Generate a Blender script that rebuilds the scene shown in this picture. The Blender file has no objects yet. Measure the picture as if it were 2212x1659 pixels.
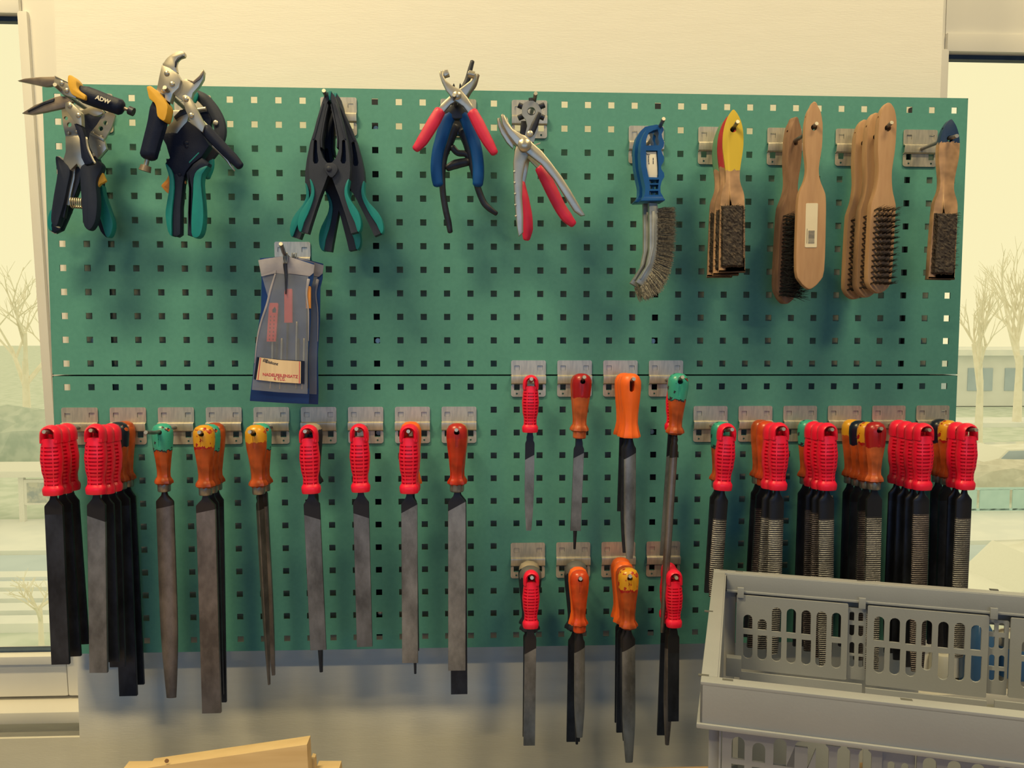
import bpy, bmesh, math, random
from mathutils import Vector, Matrix
random.seed(7)
SC = bpy.context.scene
COL = SC.collection
R = math.radians
Z0 = 1.45                      # height of the seam between the two pegboard panels

# ------------------------------------------------------------------ camera
FPX = 1800.0
cam = bpy.data.cameras.new('camera')
cam.sensor_fit = 'HORIZONTAL'; cam.sensor_width = 36.0; cam.lens = FPX / 2212 * 36.0
cam.clip_start = 0.02; cam.clip_end = 500
camo = bpy.data.objects.new('camera', cam); COL.objects.link(camo)
camo.location = (-.0743, -1.3654, Z0 + .0791)
camo.rotation_euler = (1.5024, -.0022, -.0484)
SC.camera = camo
CM = camo.rotation_euler.to_matrix(); CP = Vector(camo.location)

# ------------------------------------------------------------------ world, lights, exposure
w = bpy.data.worlds.new('overcast_sky'); SC.world = w; w.use_nodes = True
bg = w.node_tree.nodes['Background']
bg.inputs[0].default_value = (.985, .875, .515, 1); bg.inputs[1].default_value = 1.05
def area(name, loc, size, power, col, rot=(0, 0, 0)):
    l = bpy.data.lights.new(name, 'AREA'); l.shape = 'RECTANGLE'; l.size, l.size_y = size
    l.energy = power; l.color = col
    o = bpy.data.objects.new(name, l); o.location = loc; o.rotation_euler = rot; COL.objects.link(o)
    return o
WARM = (1.0, .785, .385)
for lx, pw in ((-1.1, 60), (1.1, 34)): area('ceiling_lamp_light', (lx, -.98, 3.5), (.8, .16), pw, WARM)
for lx, pw in ((-1.2, 30), (1.2, 20)): area('ceiling_lamp_light', (lx, -2.6, 3.5), (.8, .16), pw, WARM)
area('blue_fill_light', (-.2, -5.3, 1.9), (4.2, 1.5), 26, (.26, .54, 1.0), (R(90), 0, 0))  # unseen blue fill added to cool the shadows; no window stands there
vs = SC.view_settings
vs.view_transform = 'Standard'; vs.look = 'None'; vs.gamma = 1; vs.exposure = 0.0; vs.use_curve_mapping = False

# ------------------------------------------------------------------ pixel -> point helpers
def ray(px, py):
    return CM @ Vector(((px - 1106) / FPX, -(py - 829.5) / FPX, -1))
def at(px, py, Y):
    d = ray(px, py); return CP + d * ((Y - CP.y) / d.y)
def atz(px, py, Z):
    d = ray(px, py); return CP + d * ((Z - CP.z) / d.z)
def hole(c, r):                # centre of a perforation on the board front (Y = 0)
    return Vector(((c - 19) * .038, 0, Z0 + (11.5 - r) * .038))

# ------------------------------------------------------------------ materials
MATS = {}
def mat(name, col, rough=.5, metal=0, col2=None, nscale=30, stretch=(1, 1, 1), bump=0, bscale=200, spec=.5,
        trans=0, alpha=1, thr=(.4, .6), coat=0, sss=0):
    if name in MATS: return MATS[name]
    m = bpy.data.materials.new(name); m.use_nodes = True; MATS[name] = m
    nt = m.node_tree; N = nt.nodes; L = nt.links; b = N['Principled BSDF']
    b.inputs['Base Color'].default_value = (*col, 1); b.inputs['Roughness'].default_value = rough
    b.inputs['Metallic'].default_value = metal; b.inputs['Specular IOR Level'].default_value = spec
    b.inputs['Transmission Weight'].default_value = trans; b.inputs['Alpha'].default_value = alpha
    b.inputs['Coat Weight'].default_value = coat
    if sss:
        b.inputs['Subsurface Weight'].default_value = sss; b.inputs['Subsurface Radius'].default_value = (.01, .003, .001)
    if col2 or bump:
        tc = N.new('ShaderNodeTexCoord'); mp = N.new('ShaderNodeMapping'); mp.inputs['Scale'].default_value = stretch
        L.new(tc.outputs['Object'], mp.inputs[0])
    if col2:
        n = N.new('ShaderNodeTexNoise'); n.inputs['Scale'].default_value = nscale; n.inputs['Detail'].default_value = 5
        L.new(mp.outputs[0], n.inputs['Vector'])
        cr = N.new('ShaderNodeValToRGB'); cr.color_ramp.elements[0].position = thr[0]; cr.color_ramp.elements[1].position = thr[1]
        cr.color_ramp.elements[0].color = (*col, 1); cr.color_ramp.elements[1].color = (*col2, 1)
        L.new(n.outputs[0], cr.inputs[0]); L.new(cr.outputs[0], b.inputs['Base Color'])
    if bump:
        n2 = N.new('ShaderNodeTexNoise'); n2.inputs['Scale'].default_value = bscale; n2.inputs['Detail'].default_value = 3
        L.new(mp.outputs[0], n2.inputs['Vector'])
        bp = N.new('ShaderNodeBump'); bp.inputs['Strength'].default_value = bump; bp.inputs['Distance'].default_value = .002
        L.new(n2.outputs[0], bp.inputs['Height']); L.new(bp.outputs[0], b.inputs['Normal'])
    return m

# ------------------------------------------------------------------ object helpers
def wloc(o):
    v = Vector((0, 0, 0))
    while o: v = v + o.location; o = o.parent
    return v
def tag(o, label, cat, group=None):
    o['label'] = label; o['category'] = cat
    if group: o['group'] = group
    return o
def thing(name, loc, label, cat, group=None):
    o = bpy.data.objects.new(name, None); o.empty_display_size = .02; o.location = loc; COL.objects.link(o)
    return tag(o, label, cat, group)
def struct(o): o['kind'] = 'structure'; return o
def finish(bm, name, m, parent=None, smooth=35, world=True, link=True):
    """bmesh in world coordinates -> one object (vertices made relative to the parent)"""
    bmesh.ops.recalc_face_normals(bm, faces=bm.faces)
    if parent and world:
        bmesh.ops.translate(bm, verts=bm.verts, vec=-wloc(parent))
    me = bpy.data.meshes.new(name); bm.to_mesh(me); bm.free()
    for mm in (m if isinstance(m, (list, tuple)) else [m]): me.materials.append(mm)
    if smooth:
        me.polygons.foreach_set('use_smooth', [True] * len(me.polygons)); me.set_sharp_from_angle(angle=R(smooth))
    o = bpy.data.objects.new(name, me)
    if link: COL.objects.link(o)
    if parent: o.parent = parent
    return o
def B(): return bmesh.new()
def box(bm, x0, x1, y0, y1, z0, z1, bev=0):
    r = bmesh.ops.create_cube(bm, size=1)['verts']
    for v in r: v.co = Vector((x0 + (v.co.x + .5) * (x1 - x0), y0 + (v.co.y + .5) * (y1 - y0), z0 + (v.co.z + .5) * (z1 - z0)))
    if bev:
        es = list({e for v in r for e in v.link_edges})
        bmesh.ops.bevel(bm, geom=es, offset=bev, segments=2, profile=.7, affect='EDGES')
    return r
def smoothpts(pts, n=4, closed=True):
    """Catmull-Rom through the points"""
    P = [Vector(p) for p in pts]; k = len(P); out = []
    rng = range(k) if closed else range(k - 1)
    for i in rng:
        a = P[(i - 1) % k] if closed or i > 0 else P[0] * 2 - P[1]
        b, c = P[i], P[(i + 1) % k]
        d = P[(i + 2) % k] if closed or i + 2 < k else P[-1] * 2 - P[-2]
        for j in range(n):
            t = j / n
            out.append(.5 * ((2 * b) + (c - a) * t + (2 * a - 5 * b + 4 * c - d) * t * t + (3 * b - a - 3 * c + d) * t ** 3))
    if not closed: out.append(P[-1])
    return out
def slab(bm, pts, y, th, bev=.001, sm=0, seg=2):
    """pts: (x,z) outline; solid plate from y-th/2 to y+th/2 with rounded edges"""
    if sm: pts = smoothpts([(p[0], p[1]) for p in pts], sm)
    vs_ = [bm.verts.new((p[0], y - th / 2, p[1])) for p in pts]
    f = bm.faces.new(vs_)
    r = bmesh.ops.extrude_face_region(bm, geom=[f])
    nv = [g for g in r['geom'] if isinstance(g, bmesh.types.BMVert)]
    bmesh.ops.translate(bm, verts=nv, vec=(0, th, 0))
    if bev:
        fs = [f] + [g for g in r['geom'] if isinstance(g, bmesh.types.BMFace)]
        es = list({e for q in fs if q.is_valid for e in q.edges})
        bmesh.ops.bevel(bm, geom=es, offset=bev, segments=seg, profile=.6, affect='EDGES', clamp_overlap=True)
def rr(x0, x1, z0, z1, r, n=3):
    """rounded rectangle outline"""
    o = []
    for cx, cz, a in ((x1 - r, z1 - r, 0), (x0 + r, z1 - r, 90), (x0 + r, z0 + r, 180), (x1 - r, z0 + r, 270)):
        for i in range(n + 1):
            t = R(a + 90 * i / n); o.append((cx + r * math.cos(t), cz + r * math.sin(t)))
    return o
def circ(x, z, r, n=10): return [(x + r * math.cos(2 * math.pi * i / n), z + r * math.sin(2 * math.pi * i / n)) for i in range(n)]
def slab_holes(bm, outer, holes, y, th):
    """plate with through holes; returns the verts it made"""
    es = []; nv = []
    for lp in [outer] + holes:
        v = [bm.verts.new((p[0], y - th / 2, p[1])) for p in lp]; nv += v
        es += [bm.edges.new((v[i], v[(i + 1) % len(v)])) for i in range(len(v))]
    r = bmesh.ops.triangle_fill(bm, use_beauty=True, use_dissolve=False, edges=es)
    fs = [g for g in r['geom'] if isinstance(g, bmesh.types.BMFace)]
    r = bmesh.ops.extrude_face_region(bm, geom=fs)
    ev = [g for g in r['geom'] if isinstance(g, bmesh.types.BMVert)]
    bmesh.ops.translate(bm, verts=ev, vec=(0, th, 0))
    return nv + ev
def loft(bm, rings, cap=True):
    V = [[bm.verts.new(p) for p in r] for r in rings]
    n = len(V[0])
    for a, b in zip(V, V[1:]):
        for i in range(n): bm.faces.new((a[i], a[(i + 1) % n], b[(i + 1) % n], b[i]))
    if cap: bm.faces.new(V[0][::-1]); bm.faces.new(V[-1])
    return V
def tube(bm, path, rad, seg=10, k=1.0, sm=0, up=(0, 1, 0), capr=True):
    """swept tube; rad per point (in the path plane), depth radius = rad*k; rounded ends"""
    P = [Vector(p) for p in path]
    rad = list(rad) if isinstance(rad, (list, tuple)) else [rad] * len(P)
    if sm:
        Q = smoothpts(P, sm, False); rr_ = []
        for i in range(len(P) - 1):
            for j in range(sm): rr_.append(rad[i] + (rad[i + 1] - rad[i]) * j / sm)
        rr_.append(rad[-1]); P, rad = Q, rr_
    n = len(P); rings = []
    U = Vector(up).normalized()
    T = [(P[min(i + 1, n - 1)] - P[max(i - 1, 0)]).normalized() for i in range(n)]
    st = []
    if capr:
        st += [(P[0] - T[0] * rad[0] * .45, T[0], rad[0] * .45), (P[0] - T[0] * rad[0] * .28, T[0], rad[0] * .8)]
    st += [(P[i], T[i], rad[i]) for i in range(n)]
    if capr:
        st += [(P[-1] + T[-1] * rad[-1] * .28, T[-1], rad[-1] * .8), (P[-1] + T[-1] * rad[-1] * .45, T[-1], rad[-1] * .45)]
    for p, t, r in st:
        s = t.cross(U).normalized(); u = s.cross(t).normalized()
        rings.append([p + s * (r * math.cos(2 * math.pi * i / seg)) + u * (r * k * math.sin(2 * math.pi * i / seg)) for i in range(seg)])
    loft(bm, rings)
def cyl(bm, a, b, r, seg=12, r2=None):
    a, b = Vector(a), Vector(b); t = (b - a).normalized()
    s = t.cross(Vector((.3, .2, .9))).normalized(); u = s.cross(t)
    ring = lambda p, q: [p + s * q * math.cos(2 * math.pi * i / seg) + u * q * math.sin(2 * math.pi * i / seg) for i in range(seg)]
    loft(bm, [ring(a, r), ring(b, r2 if r2 is not None else r)])
def dome(bm, c, r, h=.5, seg=10):
    """rivet head facing -Y"""
    c = Vector(c); rings = []
    for q, d in ((1, 0), (.95, .4), (.7, .8), (.3, .98)):
        rings.append([c + Vector((r * q * math.cos(2 * math.pi * i / seg), -r * h * d, r * q * math.sin(2 * math.pi * i / seg))) for i in range(seg)])
    loft(bm, rings)
def text_obj(name, s, size, m, parent, origin, xdir, zdir, extrude=.0001, spacing=1.0, align='CENTER', shear=0, bold=0):
    """flat lettering built as mesh at a world place"""
    cu = bpy.data.curves.new('txt', 'FONT'); cu.body = s; cu.size = size; cu.extrude = extrude; cu.align_x = align; cu.align_y = 'CENTER'
    cu.space_character = spacing; cu.shear = shear; cu.offset = bold; cu.resolution_u = 3
    o = bpy.data.objects.new('txt', cu); COL.objects.link(o)
    dg = bpy.context.evaluated_depsgraph_get(); me = bpy.data.meshes.new_from_object(o.evaluated_get(dg))
    bpy.data.objects.remove(o); bpy.data.curves.remove(cu)
    x = Vector(xdir).normalized(); z = Vector(zdir).normalized(); n = x.cross(z)
    pl = wloc(parent)
    for v in me.vertices: v.co = Vector(origin) - pl + x * v.co.x + z * v.co.y + n * v.co.z
    me.name = name; me.materials.clear(); me.materials.append(m)
    ob = bpy.data.objects.new(name, me); COL.objects.link(ob); ob.parent = parent
    return ob

# ------------------------------------------------------------------ shared materials
M_wall = mat('wall_paint', (.84, .82, .78), .9, col2=(.825, .805, .765), nscale=14, stretch=(1, 1, 9), bump=.1, bscale=90)
M_room = mat('room_paint', (.22, .30, .42), .9, col2=(.21, .29, .40), nscale=3)
M_floor = mat('floor_vinyl', (.14, .17, .24), .5, col2=(.12, .15, .21), nscale=6)
M_frame = mat('window_pvc', (.82, .80, .76), .35, col2=(.79, .77, .73), nscale=5)
M_gasket = mat('window_gasket', (.02, .045, .09), .6, col2=(.03, .06, .11), nscale=30)
M_board = mat('green_powder_coat', (.086, .305, .275), .6, col2=(.080, .29, .262), nscale=160, bump=.08, bscale=900)
M_rail = mat('dark_rail', (.012, .016, .035), .7, col2=(.016, .02, .04), nscale=30)
M_steel = mat('zinc_plate', (.64, .59, .50), .36, .6, col2=(.52, .49, .43), nscale=40, stretch=(6, 1, 1))
M_peg = mat('peg_steel', (.30, .29, .30), .35, .8, col2=(.20, .2, .22), nscale=60)
M_chrome = mat('nickel_steel', (.58, .53, .44), .30, .7, col2=(.48, .44, .37), nscale=25)
M_brown = mat('tarnished_steel', (.26, .21, .17), .4, .6, col2=(.19, .15, .13), nscale=50)
M_dsteel = mat('dark_steel', (.04, .044, .062), .42, .5, col2=(.028, .03, .045), nscale=60)
M_black = mat('black_plastic', (.005, .009, .034), .5, col2=(.007, .012, .038), nscale=60, bump=.1, bscale=500, spec=.25)
M_clamp = mat('charcoal_nylon', (.030, .037, .066), .55, col2=(.027, .034, .06), nscale=60, bump=.08, bscale=700, spec=.3)
M_navy = mat('navy_grip', (.012, .019, .048), .55, col2=(.010, .017, .044), nscale=80, spec=.3)
M_teal = mat('teal_grip', (.006, .22, .24), .42, col2=(.005, .2, .22), nscale=50)
M_yellow = mat('yellow_grip', (.72, .40, .04), .5, col2=(.68, .37, .035), nscale=60)
M_orange2 = mat('orange_lever', (.72, .29, .05), .45, col2=(.68, .27, .05), nscale=60)
M_redgrip = mat('red_dipped_vinyl', (.68, .022, .085), .45, col2=(.62, .02, .075), nscale=40)
M_blue = mat('blue_dipped_vinyl', (.002, .075, .33), .5, col2=(.002, .065, .29), nscale=40, spec=.3)
M_white = mat('white_print', (.75, .72, .66), .6, col2=(.72, .69, .63), nscale=40)

# ------------------------------------------------------------------ the room
D = .050                       # wall stands this far behind the board front
bm = B()
PX0, PX1 = -.745, .725
box(bm, PX0, PX1, D, .33, 0, 3.6)                       # pillar between the windows
box(bm, -3.2, PX0, .145, .33, 0, .78); box(bm, PX1, 3.2, .145, .33, 0, .78)      # parapets
box(bm, -3.2, PX0, .235, .33, Z0 + .80, 3.6); box(bm, PX1, 3.2, .235, .33, Z0 + .80, 3.6)    # lintels
box(bm, -3.4, -2.4, .1, .33, 0, 3.6); box(bm, 2.4, 3.4, .1, .33, 0, 3.6)
struct(finish(bm, 'wall_front', M_wall, smooth=0))
for nm, b_ in (('wall_left', (-3.5, -3.4, -5.6, .33, 0, 3.6)), ('wall_right', (3.4, 3.5, -5.6, .33, 0, 3.6)), ('wall_back', (-3.5, 3.5, -5.7, -5.6, 0, 3.6)),
               ('ceiling', (-3.5, 3.5, -5.7, .33, 3.6, 3.7))):
    bm = B(); box(bm, *b_); struct(finish(bm, nm, M_room, smooth=0))
bm = B(); box(bm, -3.5, 3.5, -5.7, .33, -.1, 0); struct(finish(bm, 'floor', M_floor, smooth=0))

# windows: fixed frame + sash + pane + sill board (each window its own piece of the setting)
gm = bpy.data.materials.new('window_glass'); gm.use_nodes = True; nt = gm.node_tree; nt.nodes.clear()
o_ = nt.nodes.new('ShaderNodeOutputMaterial'); mx = nt.nodes.new('ShaderNodeMixShader'); tr = nt.nodes.new('ShaderNodeBsdfTransparent'); gl = nt.nodes.new('ShaderNodeBsdfGlossy')
fr = nt.nodes.new('ShaderNodeLayerWeight'); fr.inputs[0].default_value = .12
gl.inputs['Roughness'].default_value = .02; tr.inputs[0].default_value = (.97, .98, .97, 1)
nt.links.new(fr.outputs['Fresnel'], mx.inputs[0]); nt.links.new(tr.outputs[0], mx.inputs[1]); nt.links.new(gl.outputs[0], mx.inputs[2]); nt.links.new(mx.outputs[0], o_.inputs[0])

def window(idx, x0, x1, zb, zt, tilt, gx0, gx1, gzb, gzt):
    """x0..x1, zb..zt clear opening; gx/gz the glass area; tilt = lean of the sash top into the room"""
    yf = .215
    bm = B(); e = .035
    for b_ in ((x0, x0 + e, zb, zt), (x1 - e, x1, zb, zt), (x0, x1, zb, zb + e), (x0, x1, zt - e, zt)):
        box(bm, b_[0], b_[1], yf, yf + .07, b_[2], b_[3], .004)
    f = struct(finish(bm, 'window_%d' % idx, M_frame)); 
    bm = B(); th = .05
    def bar(a, b, c, d, y0=-th / 2, y1=th / 2, bev=.005):
        box(bm, a, b, yf + y0, yf + y1, c, d, bev)
    s0, s1, sb, stp = x0 + .008, x1 - .008, zb + .008, zt - .008
    bar(s0, gx0, sb, stp); bar(gx1, s1, sb, stp); bar(gx0, gx1, sb, gzb); bar(gx0, gx1, gzt, stp)
    # stepped glazing bead
    for a, b, c, d in ((gx0 - .012, gx0 + .004, gzb, gzt), (gx1 - .004, gx1 + .012, gzb, gzt), (gx0, gx1, gzb - .012, gzb + .004), (gx0, gx1, gzt - .004, gzt + .03)):
        bar(a, b, c, d, -th / 2 - .008, 0, .003)
    def lean(bm_):
        if tilt: bmesh.ops.rotate(bm_, verts=bm_.verts, cent=(0, yf, zb), matrix=Matrix.Rotation(tilt, 3, 'X'))
    lean(bm); s = finish(bm, 'sash', M_frame, f)
    bm = B(); g = .007
    for a, b, c, d in ((gx0, gx0 + g, gzb, gzt), (gx1 - g, gx1, gzb, gzt), (gx0, gx1, gzb, gzb + g), (gx0, gx1, gzt - .012, gzt)):
        box(bm, a, b, yf - .014, yf + .004, c, d)
    lean(bm); finish(bm, 'gasket', M_gasket, s, 0)
    bm = B(); box(bm, gx0 - .005, gx1 + .005, yf - .002, yf + .003, gzb - .005, gzt + .005); lean(bm); finish(bm, 'pane', gm, s, 0)
    bm = B(); box(bm, x0 - .02 if idx == 1 else x0, x1 if idx == 1 else x1 + .02, .138, .235, zb - .022, zb, .005); finish(bm, 'window_sill', M_frame, f)
    return f
zs = at(60, 1500, .215).z
gl1 = at(60, 1408, .205); gl1r = at(117, 930, .172).x
window(1, -2.4, PX0 - .001, zs, Z0 + .80, R(3.6), -2.3, gl1r, gl1.z, at(30, 78, .215).z + .01)
window(2, PX1 + .001, 2.4, zs, Z0 + .80, 0, PX1 + .085, 2.3, gl1.z, at(2120, 118, .21).z)
bm = B(); box(bm, -3.4, -2.4 + .0, .06, .235, zs - .04, zs); box(bm, 2.4, 3.4, .06, .235, zs - .04, zs); 
bm.free()

# ------------------------------------------------------------------ perforated panels
def panel(name, r0, label, ztop, zbot):
    """12 x 39 square holes; front sheet 1.5 mm, edges folded back"""
    xs = [-.743]; 
    for c in range(39): x = (c - 19) * .038; xs += [x - .005, x + .005]
    xs.append(.743)
    zsx = [ztop]
    for r in range(12): z = Z0 + (11.5 - r0 - r) * .038; zsx += [z + .005, z - .005]
    zsx.append(zbot)
    bm = B(); t = .0015
    F_ = [[bm.verts.new((x, 0, z)) for x in xs] for z in zsx]
    K_ = [[bm.verts.new((x, t, z)) for x in xs] for z in zsx]
    nz, nx = len(zsx), len(xs)
    for i in range(nz - 1):
        for j in range(nx - 1):
            if i % 2 == 1 and j % 2 == 1:
                for (a, b) in (((i, j), (i, j + 1)), ((i, j + 1), (i + 1, j + 1)), ((i + 1, j + 1), (i + 1, j)), ((i + 1, j), (i, j))):
                    bm.faces.new((F_[a[0]][a[1]], F_[b[0]][b[1]], K_[b[0]][b[1]], K_[a[0]][a[1]]))
            else:
                bm.faces.new((F_[i][j], F_[i + 1][j], F_[i + 1][j + 1], F_[i][j + 1]))
                bm.faces.new((K_[i][j], K_[i][j + 1], K_[i + 1][j + 1], K_[i + 1][j]))
    # folded edges
    th = thing(name, (0, .01, zbot), label, 'pegboard', 'green pegboard panels')
    bm.normal_update()
    finish(bm, 'perforated_sheet', M_board, th, smooth=0)
    bm = B(); d = .016
    dt, db = (.012, .040) if r0 == 0 else (.040, .034)  # fold depths shaped to block light behind the panels
    for b_ in ((-.7445, .7445, ztop - .0015, ztop, dt), (-.7445, .7445, zbot, zbot + .0015, db), (-.7445, -.743, zbot, ztop, .03), (.743, .7445, zbot, ztop, .03)):
        box(bm, b_[0], b_[1], .0003, b_[4], b_[2], b_[3])
    finish(bm, 'folded_edge', M_board, th, smooth=0)
    return th
panel('pegboard_panel', 0, 'green perforated steel panel above the seam, carrying pliers and brushes', Z0 + .457, Z0 + .0012)
panel('pegboard_panel', 12, 'green perforated steel panel below the seam, carrying most of the files', Z0 - .0012, Z0 - .457)
for c, nm in ((1, 'nearest the tilted window'), (13, 'second from the tilted window'), (25, 'second from the closed window'), (37, 'nearest the closed window')):
    x = hole(c, 0).x
    t_ = thing('mounting_rail', (x, .03, Z0 - .45), 'dark upright mounting rail behind the pegboard, ' + nm, 'rail', 'mounting rails behind the pegboard')
    bm = B(); box(bm, x - .014, x + .014, .0415, D - .0005, Z0 - .45, Z0 + .452); finish(bm, 'rail_body', M_rail, t_, 0)
    for r in (1, 10, 14, 22):
        bm = B(); h = hole(c, r); cyl(bm, (h.x, .0416, h.z - .001), (h.x, .0125, h.z - .001), .0042, 12)
        cyl(bm, (h.x, .0126, h.z - .001), (h.x, .011, h.z - .001), .0026, 6); finish(bm, 'screw', M_steel, t_)

# ------------------------------------------------------------------ tool hooks
def hook_plate_mesh():
    """local: x across, z up from the lower hole row, y=0 board surface, -y to the room"""
    bm = B(); w = .0285; t = .0015
    up = rr(-w, w, .0185, .0435, .003); lo = rr(-w, w, -.0165, .0045, .004)
    sq = lambda x, z, a, b: rr(x - a, x + a, z - b, z + b, .0008, 2)
    slab_holes(bm, up, [sq(-.019, .031, .0045, .004), sq(.019, .031, .0045, .004)], -.0016, t)
    slab_holes(bm, lo, [sq(-.019, 0, .0046, .0058), sq(.019, 0, .0046, .0058), circ(-.019, -.0115, .0017), circ(.019, -.0115, .0017)], -.0016, t)
    # pressed step between the two flats
    prof = [(-.0009, .0192), (-.0045, .0192), (-.0078, .0178), (-.0082, .0160), (-.0066, .0060), (-.0040, .0042), (-.0009, .0040)]
    inner = [(-.0009, .0178), (-.0042, .0178), (-.0066, .0166), (-.0068, .0158), (-.0052, .0068), (-.0036, .0056), (-.0009, .0054)]
    for a, b in ((-w, w),):
        rings = []
        for x in (a, b): rings.append([(x, p[0], p[1]) for p in prof] + [(x, p[0], p[1]) for p in inner[::-1]])
        loft(bm, rings)
    # bent tabs that hold the plate, seen in the upper openings
    for s in (-1, 1): box(bm, s * .019 - .0042, s * .019 + .0042, -.0008, -.0002, .0272, .0345)
    return bm
_hp = finish(hook_plate_mesh(), 'back_plate', M_steel, link=False, smooth=30)
HOOKS = {}
def hook(key, c, r, tip, carries, L=.124, bend=.5):
    """c = column between the two lower holes, r = row of the lower holes, tip = pixel of the peg end"""
    h = hole(c, r); t = thing('tool_hook', h, 'zinc plated steel hook plate with peg ' + carries, 'hook', 'steel hooks on the pegboard')
    p = bpy.data.objects.new('back_plate', _hp.data); COL.objects.link(p); p.parent = t
    a = h + Vector((0, -.006, .0115)); b = at(tip[0], tip[1], -L)
    m_ = a.lerp(b, .72); m_.z = a.z + (b.z - a.z) * .72 * bend + 0
    path = [a, a.lerp(m_, .5), m_, m_.lerp(b, .5), b]
    bm = B(); tube(bm, path, .003, 10, sm=3, up=(1, 0, 0)); finish(bm, 'peg', M_peg, t)
    bm = B(); d_ = (b - m_).normalized(); cyl(bm, b + d_ * .0006, b + d_ * .0022, .0028, 10); finish(bm, 'peg_end', M_steel, t)
    Q = smoothpts(path, 8, False)
    HOOKS[key] = Q
    return t
def peg_at(key, y):
    Q = HOOKS[key]
    for a, b in zip(Q, Q[1:]):
        if a.y >= y >= b.y: return a.lerp(b, (a.y - y) / (a.y - b.y + 1e-9))
    return Q[-1].copy()

hook('T1', 1.5, 1, (120, 184), 'behind the long-nose locking pliers', L=.135)
hook('T2', 5.5, 1, (357, 190), 'behind the curved-jaw locking pliers', L=.13)
hook('T3', 11.5, 1, (700, 197), 'holding the charcoal spring clamps')
hook('T4', 16.5, 1, (981, 206), 'under the red-handled eyelet pliers')
hook('T5', 19.5, 1, (1157, 203), 'holding the revolving punch pliers')
hook('T6', 24.5, 2, (1433, 258), 'holding the blue-handled wire brushes')
hook('T7', 27.5, 2, (1593, 264), 'through the yellow, red and green dipped brushes')
hook('T8', 30.5, 2, (1763, 268), 'through the brush with a barcode sticker')
hook('T9', 33.5, 2, (1925, 266), 'through three brushes with spiral tufts')
hook('T10', 36.5, 2, (2066, 294), 'through the blue-tipped brush at the board edge', bend=.75)
hook('BAG', 9.5, 7, (607, 528), 'holding the blue needle file pouches')
LT = [('L1', .5, (96, 933), 'at the board edge beside the tilted window'), ('L2', 2.5, (197, 930), 'carrying five files near the tilted window'),
      ('L3', 4.5, (316, 934), 'carrying one teal-dipped file'), ('L4', 6.5, (431, 934), 'carrying three files, the outermost dipped yellow'),
      ('L5', 8.5, (540, 933), 'below the blue pouch, carrying a yellow-dipped file'), ('L6', 10.5, (659, 932), 'carrying a red-handled file over a black-handled one'),
      ('L7', 12.5, (770, 927), 'carrying a single broad red-handled file'), ('L8', 14.5, (882, 932), 'carrying two red files and an orange one'),
      ('L9', 16.5, (986, 929), 'carrying a clear red file over a yellow-dipped one')]
for k, c, tip, d in LT: hook(k, c, 14, tip, d)
for k, c, tip, d in (('M1', 19.5, (1148, 819), 'on the seam with one small red file'), ('M2', 21.5, (1262, 815), 'on the seam with amber files'),
                     ('M3', 23.5, (1369, 819), 'on the seam with solid orange files'), ('M4', 25.5, (1474, 815), 'on the seam with a teal-dipped round file')):
    hook(k, c, 12, tip, d)
for k, c, tip, d in (('R1', 27.5, (1581, 928), 'with a red file over a teal-dipped one'), ('R2', 29.5, (1692, 927), 'with two red rasps over orange files'),
                     ('R3', 31.5, (1797, 928), 'with three red rasps over a teal-dipped file'), ('R4', 33.5, (1903, 926), 'with amber rasps dipped red, yellow and navy'),
                     ('R5', 35.5, (2007, 929), 'with four red-handled rasps'), ('R6', 37.5, (2108, 929), 'at the board edge beside the closed window')):
    hook(k, c, 14, tip, d)
for k, c, tip, d in (('S1', 19.5, (1149, 1248), 'low on the board, red file over black handles'), ('S2', 21.5, (1254, 1250), 'low down, clear orange file over black'),
                     ('S3', 23.5, (1361, 1245), 'low on the board with orange files'), ('S4', 25.5, (1461, 1248), 'low down, red files behind a rod')):
    hook(k, c, 20, tip, d)

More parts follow.
